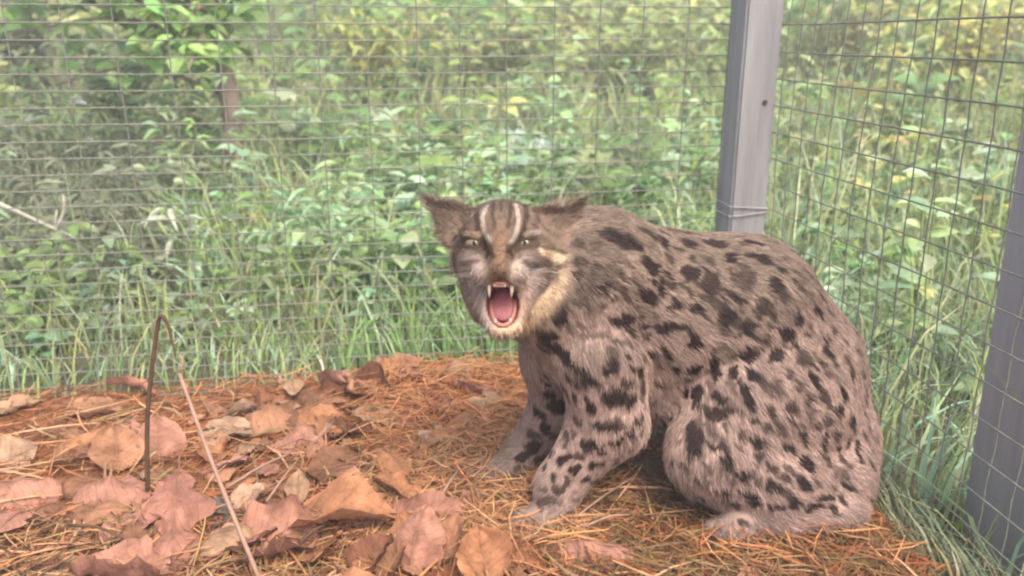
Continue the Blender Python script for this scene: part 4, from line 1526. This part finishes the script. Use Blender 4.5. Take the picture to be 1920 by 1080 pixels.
# ------------------------------------------------------------------ floor litter
def build_straw():
    parts = []
    def strands(n, region, l0, l1, w0, w1, cols, lift, bend=.12, zt=.02):
        x = rng.uniform(region[0], region[1], n); y = rng.uniform(region[2], region[3], n)
        s, t = cage_st(x, y)
        ok = (s < .0) & (t < -.004)
        x, y = x[ok], y[ok]; n = len(x)
        L_ = rng.uniform(l0, l1, n); a = rng.uniform(0, 2 * np.pi, n)
        d = np.stack([np.cos(a), np.sin(a), rng.normal(0, zt, n)], 1)
        sd = np.stack([-np.sin(a), np.cos(a), rng.normal(0, .6, n)], 1)
        sd /= np.linalg.norm(sd, axis=1)[:, None]
        z = np.array([floor_h(p, q) for p, q in zip(x, y)]) + lift * rng.random(n) + .001
        P = np.stack([x, y, z], 1)
        bn = rng.normal(0, bend, n)[:, None] * np.stack([-np.sin(a), np.cos(a), 0 * a], 1) + np.array([0, 0, 1]) * rng.uniform(0, .12, n)[:, None]
        W_ = rng.uniform(w0, w1, n)
        rows = []
        for t_ in (-.5, -.17, .17, .5):
            c = P + d * (L_ * t_)[:, None] - bn * (L_ * t_ * t_ * 4 * .5)[:, None]
            c[:, 2] = np.maximum(c[:, 2], -.02)
            w = (W_ * (1 if abs(t_) < .4 else .45))[:, None] * .5
            rows += [c - sd * w, c + sd * w]
        V = np.stack(rows, 1)
        fl = np.array([0, 1, 3, 2, 2, 3, 5, 4, 4, 5, 7, 6])
        loops = (fl[None] + (np.arange(n) * 8)[:, None]).ravel()
        C = np.zeros((n, 3)); pick = rng.integers(0, len(cols), n)
        for i, c in enumerate(cols):
            m = pick == i; C[m] = jitter_col(c, m.sum(), .2, .08)
        parts.append((V.reshape(-1, 3), loops, np.full(n * 3, 4), np.repeat(C, 8, 0)))
    OR = (.43, .200, .085); RU = (0.240, 0.076, 0.028); TN = (0.288, 0.144, 0.064); PALE = (0.368, 0.216, 0.112); DB = (0.088, 0.036, 0.019); OL = (0.176, 0.115, 0.049)
    strands(10000, (-.8, .45, .66, 1.45), .03, .09, .0009, .0018, [OR, RU, TN, RU, DB], .010)
    strands(5200, (-.22, .22, 1.0, 1.42), .04, .10, .0009, .0017, [OR, OR, TN, RU], .028, .25, .12)
    strands(2600, (-.20, .10, .80, 1.05), .04, .11, .0010, .0020, [OR, TN, PALE], .018, .2, .08)
    strands(600, (-.7, .42, .66, 1.2), .05, .15, .0016, .0034, [TN, PALE, OL, PALE], .018, .15, .05)
    strands(4200, (.03, .45, .66, 1.0), .03, .08, .0010, .0020, [RU, OL, DB, TN, OL], .018)
    strands(900, (-.05, .08, .78, .92), .03, .09, .0010, .0020, [OR, TN, PALE], .034, .25, .12)
    strands(700, (-.10, .03, .90, 1.03), .03, .08, .0010, .0020, [OR, TN, PALE], .032, .25, .12)
    strands(420, (.2, .44, .76, .86), .04, .09, .0010, .0020, [OR, TN, RU, OL], .024, .25, .10)
    strands(1300, (-.75, -.15, .66, .86), .04, .12, .0012, .0028, [TN, OL, PALE, DB], .016)
    V, Lp, Sz, C = merge_np(parts)
    o = obj('straw', np_mesh('straw', V, Lp, Sz, M_STRAW, C))
    tag(o, 'orange-brown straw and dry needles strewn over the cage floor', 'straw', kind='stuff')


def dry_leaf(p0, p1, wid, col, label, cross=.35, arch=.15, roll=0.0, ragged=.12, prof='ovate', group=None, seed=0, stalk=True, rim=True):
    """a curled dry leaf between two points, p0 the stalk end; wid metres"""
    p0, p1 = np.array(p0, float), np.array(p1, float)
    ax = p1 - p0; L_ = np.linalg.norm(ax); ax /= L_
    up = np.array([0, 0, 1.0]); n = up - ax * up.dot(ax); n /= np.linalg.norm(n)
    s = np.cross(n, ax)
    c_, s_ = math.cos(roll), math.sin(roll)
    s, n = s * c_ + n * s_, n * c_ - s * s_
    nu, nv = 15, 9
    V, C, F = [], [], []
    for i in range(nu):
        u = i / (nu - 1)
        if prof == 'ovate': w = math.sin(math.pi * min(1, u ** .8)) ** .75
        elif prof == 'fan': w = (.15 + .85 * math.sin(math.pi * .62 * u ** .9)) * (1 if u < .93 else .9)
        elif prof == 'lobed': w = math.sin(math.pi * u ** .85) ** .6 * (.72 + .28 * math.cos(u * 5 * math.pi))
        elif prof == 'strip': w = (math.sin(math.pi * u) ** .3)
        else: w = math.sin(math.pi * u) ** .5
        w = max(w, .03) * wid * .5
        for j in range(nv):
            v = -1 + 2 * j / (nv - 1)
            q = Vector((u * 4 + seed * 7.3, v * 2.1, seed * 1.7))
            e = 1 + ragged * (noise.noise(q * 2.2) * 1.6 if abs(v) > .6 else 0)
            y = v * w * e
            z = cross * w * (v * v - .3) * (1.2 + .8 * noise.noise(q * .6)) + arch * L_ * math.sin(math.pi * u)
            z += .13 * wid * noise.noise(q * 1.5) + .05 * wid * noise.noise(q * 4) + .02 * wid * (-abs(v) ** .5)
            x = u * L_ + ragged * .10 * L_ * noise.noise(q * 1.9 + Vector((3, 3, 3))) * (abs(v) + (1 if 0 < i < nu - 1 else .5)) * .6
            V.append(p0 + ax * x + s * y + n * z)
            k = 1 + .26 * noise.noise(q * 1.1) - .22 * (abs(v) < .1) + .10 * (abs(v) > .85 and rim)
            C.append(np.array(col) * k)
    for i in range(nu - 1):
        for j in range(nv - 1):
            a = i * nv + j
            F.append((a, a + 1, a + nv + 1, a + nv))
    V = np.array(V)
    fh = np.array([floor_h(a, b) for a, b in V[:, :2]])
    V[:, 2] = np.maximum(V[:, 2], fh + .002)
    base = p0.copy(); base[2] = floor_h(p0[0], p0[1])
    root = empty('dry_leaf', base)
    tag(root, label, 'dry leaf', group or 'large dry leaves on the cage floor')
    me = py_mesh('blade', V - base, F, M_DRY, True, np.clip(np.array(C), .02, .9))
    uvl = me.uv_layers.new(name='UVMap')
    li = np.zeros(len(me.loops), np.int32); me.loops.foreach_get('vertex_index', li)
    uv = np.stack([(li // nv) / (nu - 1), (li % nv) / (nv - 1)], 1).astype(np.float32)
    uvl.data.foreach_set('uv', uv.ravel())
    obj('blade', me, root)
    if stalk:
        q0 = V[nv // 2]; q1 = q0 - ax * L_ * .10 + np.array([0, 0, .004])
        q1[2] = max(q1[2], floor_h(q1[0], q1[1]) + .002)
        mid = V[nv // 2 + nv * np.arange(0, nu - 1, 2)] + n * .0008
        pts = np.vstack([[q1], mid])
        Vt, Ft = tube_data(pts - base, np.linspace(.0011, .0004, len(pts)), 5)
        obj('midrib', py_mesh('midrib', Vt, Ft, M_RIB, True), root)
    return root


PK = (.40, .200, .142); ORG = (.40, .190, .100); BE = (.37, .235, .145); BRN = (.23, .115, .068); DRD = (.17, .075, .046); GRB = (.13, .11, .10); TAN = (.38, .195, .115); CRM = (.40, .26, .175)


SHORT = ['left humped leaf', 'right humped leaf', 'beige leaf by the humped pair', 'fan-shaped leaf', 'narrow cream leaf', 'cream leaf at the left margin',
         'long rolled pink leaf at left', 'broad pink leaf', 'bright pink ragged leaf', 'upright brown leaf', 'upright pinkish leaf', 'large orange folded leaf',
         'pink leaf under the pale stalk', 'small whitish leaf', 'narrow standing beige leaf', 'standing pink leaf in front', 'orange curled leaf by the paw', 'orange leaf below the beige one',
         'narrow tan curled leaf', 'rolled pink leaf by the belly', 'flat orange leaf under the belly', 'dark red-brown folded leaf', 'brown folded leaf', 'pale leaf at the left floor edge',
         'dark grey crumpled leaf', 'dull brown leaf at left', 'tan leaf by the back edge', 'small pink leaf at lower left', 'tan leaf above the orange folded one', 'reddish leaf by the paw',
         'small brown leaf below the humps', 'small pink leaf below the humps']


def build_leaves():
    k = .00066
    Z = on_z
    def lf(a, b, wpx, *r, **q):
        p0 = Z(*a); p1 = Z(*b)
        d = np.linalg.norm((p0 + p1) / 2 - np.array([0, 0, CAMH]))
        lf.n += 1
        marks.append(((p0 + p1) / 2, r[1]))
        return dry_leaf(p0, p1, 1.22 * wpx * d / FPX, *r, seed=lf.n, **q)
    lf.n = 0
    marks = []
    lf((455, 790, .008), (560, 785, .012), 78, TAN, 'pale orange arched dry leaf, left one of the humped pair at mid floor', cross=-.7, arch=.14)
    lf((545, 790, .008), (645, 772, .012), 80, ORG, 'orange arched dry leaf, right one of the humped pair at mid floor', cross=-.7, arch=.14)
    lf((660, 772, .02), (775, 800, .006), 55, BE, 'pale beige dry leaf lying right of the humped pair', cross=.25, arch=.04)
    lf((880, 792, .03), (845, 866, .006), 130, ORG, 'fan-shaped orange dry leaf with a frayed edge beside the far front paw', cross=-.15, arch=.08, prof='fan', ragged=.22)
    lf((380, 808, .006), (475, 800, .012), 40, CRM, 'narrow cream dry leaf behind the pale stalk', cross=.5, arch=.03)
    lf((-20, 880, .004), (70, 835, .022), 62, CRM, 'cream dry leaf standing on edge at the left margin', cross=.3, arch=.05, roll=.7)
    lf((-40, 930, .012), (130, 915, .010), 62, PK, 'long pink rolled dry leaf at the left margin', cross=-1.0, arch=.04, prof='strip')
    lf((140, 925, .01), (285, 925, .02), 80, PK, 'broad pink dry leaf at the foot of the upright brown stem', cross=-.6, arch=.10)
    lf((335, 880, .035), (325, 1085, .004), 105, (.38, .180, .130), 'bright pink ragged dry leaf below the upright brown stem', cross=-.45, arch=.06, prof='lobed', ragged=.35)
    lf((222, 885, .004), (215, 795, .05), 72, TAN, 'brown dry leaf standing upright left of the stem', cross=.3, arch=.05, roll=.2)
    lf((300, 868, .004), (295, 775, .05), 72, PK, 'pinkish dry leaf standing upright right behind the stem', cross=-.3, arch=.08)
    lf((535, 985, .006), (745, 965, .03), 100, ORG, 'large orange folded dry leaf in the middle foreground', cross=.55, arch=.12, ragged=.2)
    lf((375, 1045, .004), (520, 990, .02), 62, PK, 'pink dry leaf crossed by the pale stalk in front', cross=.5, arch=.05)
    lf((440, 965, .01), (492, 905, .03), 46, CRM, 'small whitish dry leaf right of the pale stalk', cross=.4, arch=.05)
    lf((558, 948, .008), (560, 880, .035), 34, BE, 'narrow beige dry leaf standing behind the large orange one', cross=.5, arch=.04)
    lf((770, 1070, .006), (800, 945, .05), 80, PK, 'pink dry leaf standing behind the thin reddish stem', cross=-.4, arch=.10)
    lf((915, 1095, .004), (895, 985, .045), 86, ORG, 'orange curled dry leaf in front of the near paw', cross=.5, arch=.12)
    lf((700, 838, .006), (765, 890, .012), 56, ORG, 'orange dry leaf lying below the beige one', cross=-.3, arch=.08)
    lf((835, 1050, .004), (860, 960, .04), 40, TAN, 'narrow tan curled dry leaf between the pink and orange ones in front', cross=.8, arch=.05)
    lf((1030, 1018, .014), (1205, 1045, .016), 58, (.38, .19, .14), 'rolled pink dry leaf in front of the cat\'s belly', cross=-1.1, arch=.02, prof='strip', ragged=.2)
    lf((1140, 960, .004), (1240, 905, .008), 90, ORG, 'flat orange dry leaf under the cat\'s belly', cross=.1, arch=.02)
    lf((665, 1085, .004), (735, 1005, .025), 60, DRD, 'dark red-brown folded dry leaf at the bottom edge', cross=.8, arch=.08, ragged=.3)
    lf((715, 1090, .004), (760, 1015, .03), 44, BRN, 'brown folded dry leaf beside the dark red-brown one', cross=.8, arch=.08, ragged=.3)
    lf((-15, 775, .004), (80, 752, .012), 46, BE, 'pale dry leaf by the floor edge at the left margin', cross=.3, arch=.05)
    lf((400, 995, .004), (392, 935, .02), 62, GRB, 'dark grey crumpled leaf behind the pale stalk', cross=.5, arch=.10, ragged=.35)
    lf((90, 870, .004), (180, 850, .01), 60, BRN, 'dull brown dry leaf left of the standing ones', cross=.3, arch=.06)
    lf((120, 770, .004), (230, 765, .006), 60, TAN, 'tan dry leaf flat by the back edge at left', cross=.2, arch=.04)
    lf((250, 985, .006), (190, 1020, .012), 50, PK, 'small pink dry leaf below the broad pink one', cross=.5, arch=.06)
    lf((600, 900, .004), (690, 905, .008), 52, TAN, 'tan dry leaf above the large orange folded one', cross=.4, arch=.06)
    lf((965, 1060, .004), (1010, 1012, .012), 50, (.32, .14, .085), 'reddish dry leaf just in front of the near paw', cross=.3, arch=.05)
    lf((455, 850, .004), (520, 838, .008), 40, BRN, 'small brown dry leaf below the humped pair', cross=.4, arch=.06)
    lf((640, 840, .004), (590, 860, .008), 44, PK, 'small pink dry leaf below the right humped leaf', cross=.4, arch=.06)
    # crumbs of leaf among the straw
    r_ = random.Random(21)
    kinds = (('pinkish', PK), ('orange', ORG), ('tan', TAN), ('dull brown', BRN), ('beige', BE), ('dark red-brown', DRD), ('cream', CRM))
    used = set()
    XM = [((.03, .84), 'near front paw'), ((-.03, .97), 'far front paw'), ((.25, .82), 'hind foot'), ((.41, .84), 'rump'), ((.17, .86), 'belly'), ((-.05, 1.28), 'back edge of the floor'), ((-.45, 1.22), 'back edge at left'), ((.12, .74), 'straw at the bottom edge'), ((.32, .74), 'straw at the lower right')]
    names = SHORT[:len(marks)] + [q[1] for q in XM]
    marks += [(np.array([*q[0], 0.0]), '') for q in XM]
    for i in range(230):
        big = i < 115
        if big: x, y = r_.uniform(-.62, .02), r_.uniform(.68, 1.28)
        else: x, y = r_.uniform(-.62, .42), r_.uniform(.68, 1.36)
        s, t = cage_st(x, y)
        if s > -.03 or t > -.03: continue
        a = r_.uniform(0, 6.28); L_ = r_.uniform(.045, .10) if big else r_.uniform(.018, .042)
        z = floor_h(x, y) + (.002 if big else .005)
        kn, c = r_.choices(kinds, (5, 5, 5, 2, 2, 1, 1) if big else (2, 2, 3, 3, 2, 1, 1))[0]
        dk = r_.uniform(.8, 1.08); c = tuple(q * dk for q in c)
        size = 'medium-sized' if big else 'small'
        lab, grp = 'small crumbled piece of %s dry leaf among the straw' % kn, 'small %s leaf pieces in the straw' % kn
        if True:
            pos = np.array([x + .5 * L_ * math.cos(a), y + .5 * L_ * math.sin(a), 0])
            j = min(range(len(names)), key=lambda q: np.linalg.norm((marks[q][0] - pos)[:2]))
            dv = (pos - marks[j][0])[:2]
            side = ('right of' if dv[0] > 0 else 'left of') if abs(dv[0]) > abs(dv[1]) else ('behind' if dv[1] > 0 else 'in front of')
            lab, grp = '%s crumbled leaf piece %s the %s' % (kn if big else 'tiny ' + kn, side, names[j]), 'crumbled leaf pieces beside the larger leaves'
        if lab in used: continue
        used.add(lab)
        dry_leaf((x, y, z + .003), (x + L_ * math.cos(a), y + L_ * math.sin(a), z + r_.uniform(.003, .022 if big else .012)), L_ * r_.uniform(.4, .85), c,
                 lab, cross=r_.uniform(-.9, .9), arch=r_.uniform(0, .14), ragged=.4,
                 group=grp, seed=100 + i, stalk=big and i % 2 == 0, roll=r_.uniform(-.5, .5), prof=r_.choice(['ovate', 'lobed', 'strip']))


def build_stems():
    # upright brown stem with a bent-over top
    b = on_z(277, 950, .0)
    p = [b, on_y(276, 800, b[1] + .005), on_y(284, 700, b[1] + .01), on_y(297, 605, b[1] + .015), on_y(305, 594, b[1] + .012), on_y(315, 610, b[1] + .008), on_y(323, 640, b[1] + .004), on_y(329, 668, b[1])]
    root = empty('withered_sprig', b)
    tag(root, 'upright brown dry stem with a bent-over tip standing in the leaves', 'stem')
    pts = smooth_path(p, 26)
    V, F = tube_data(pts - b, np.concatenate([np.linspace(.0029, .0024, 17), np.linspace(.0022, .0009, 9)]), 7)
    obj('stalk', py_mesh('stalk', V, F, M_TWIG, True), root)
    # pale leaning stalk
    b = on_z(492, 1100, .01)
    t_ = on_y(336, 700, b[1] + .16)
    root = empty('dry_stalk', b)
    tag(root, 'long pale dry stalk leaning from the bottom edge towards the brown stem', 'stalk')
    pts = smooth_path([b, b * .5 + t_ * .5 + np.array([-.004, 0, .008]), t_], 12)
    V, F = tube_data(pts - b, np.linspace(.0027, .0021, 12), 7)
    obj('stalk', py_mesh('stalk', V, F, M_STALK, True), root)
    V, F = tube_data(smooth_path([pts[-1], pts[-1] + np.array([.004, .004, .012]), pts[-1] + np.array([.0, .006, .02])], 4) - b, np.linspace(.0021, .0010, 4), 6)
    obj('tip', py_mesh('tip', V, F, M_STALK, True), root)
    # thin reddish stem
    b = on_z(748, 1075, .0)
    root = empty('withered_sprig', b)
    tag(root, 'thin reddish upright stem between the orange and pink leaves in front', 'stem')
    pts = smooth_path([b, on_y(746, 1010, b[1] + .005), on_y(744, 930, b[1] + .012)], 9)
    V, F = tube_data(pts - b, np.linspace(.0018, .0010, 9), 6)
    obj('stalk', py_mesh('stalk', V, F, M_RIB, True), root)
    # straw stalks lying in view, one by one
    for (a, c, w, lab) in (((425, 915), (545, 850), .0020, 'pale straw stalk slanting up right of the pale leaning stalk'),
                           ((500, 940), (560, 860), .0016, 'thin pale straw beside the narrow standing leaf'),
                           ((590, 830), (625, 790), .0018, 'short pale straw in front of the humped pair'),
                           ((1060, 985), (1195, 890), .0016, 'thin pale straw running up from the near paw'),
                           ((1090, 990), (1180, 965), .0020, 'thick pale straw above the rolled pink leaf'),
                           ((820, 940), (860, 880), .0018, 'pale straw below the fan-shaped leaf'),
                           ((130, 985), (230, 1010), .0022, 'olive straw stalk at lower left'),
                           ((560, 1020), (610, 985), .0026, 'dark bent straw under the large orange leaf')):
        p0 = on_z(*a, .022); p1 = on_z(*c, .026)
        base = p0.copy()
        root_me = tube_data(smooth_path([p0, (p0 + p1) / 2 + np.array([.003, 0, .006]), p1], 7) - base, np.linspace(w, w * .6, 7), 5)
        o = obj('straw_stalk', py_mesh('straw_stalk', *root_me, M_STALK if 'dark' not in lab and 'olive' not in lab else M_TWIG, True), None, base)
        tag(o, lab, 'straw')


build_straw()
build_leaves()
build_stems()


# ------------------------------------------------------------------ haze box added to stand in for lens veil
def build_haze():
    x0, x1, y0, y1, z0, z1 = -30, 30, -10, 32, -1.2, 3.2
    V = [(x, y, z) for z in (z0, z1) for x, y in ((x0, y0), (x1, y0), (x1, y1), (x0, y1))]
    F = [(3, 2, 1, 0), (4, 5, 6, 7), (0, 1, 5, 4), (1, 2, 6, 5), (2, 3, 7, 6), (3, 0, 4, 7)]
    m = bpy.data.materials.new('lens_veil_haze')
    m.use_nodes = True
    N, L = m.node_tree.nodes, m.node_tree.links
    N.clear()
    out = N.new('ShaderNodeOutputMaterial')
    v = N.new('ShaderNodeVolumePrincipled')
    v.inputs['Color'].default_value = (.94, .96, .93, 1)
    v.inputs['Density'].default_value = 0.024
    L.new(v.outputs['Volume'], out.inputs['Volume'])
    o = obj('haze', py_mesh('haze', V, F, m))
    tag(o, 'faint haze volume added to imitate a milky lens veil', 'haze', kind='stuff')


build_haze()
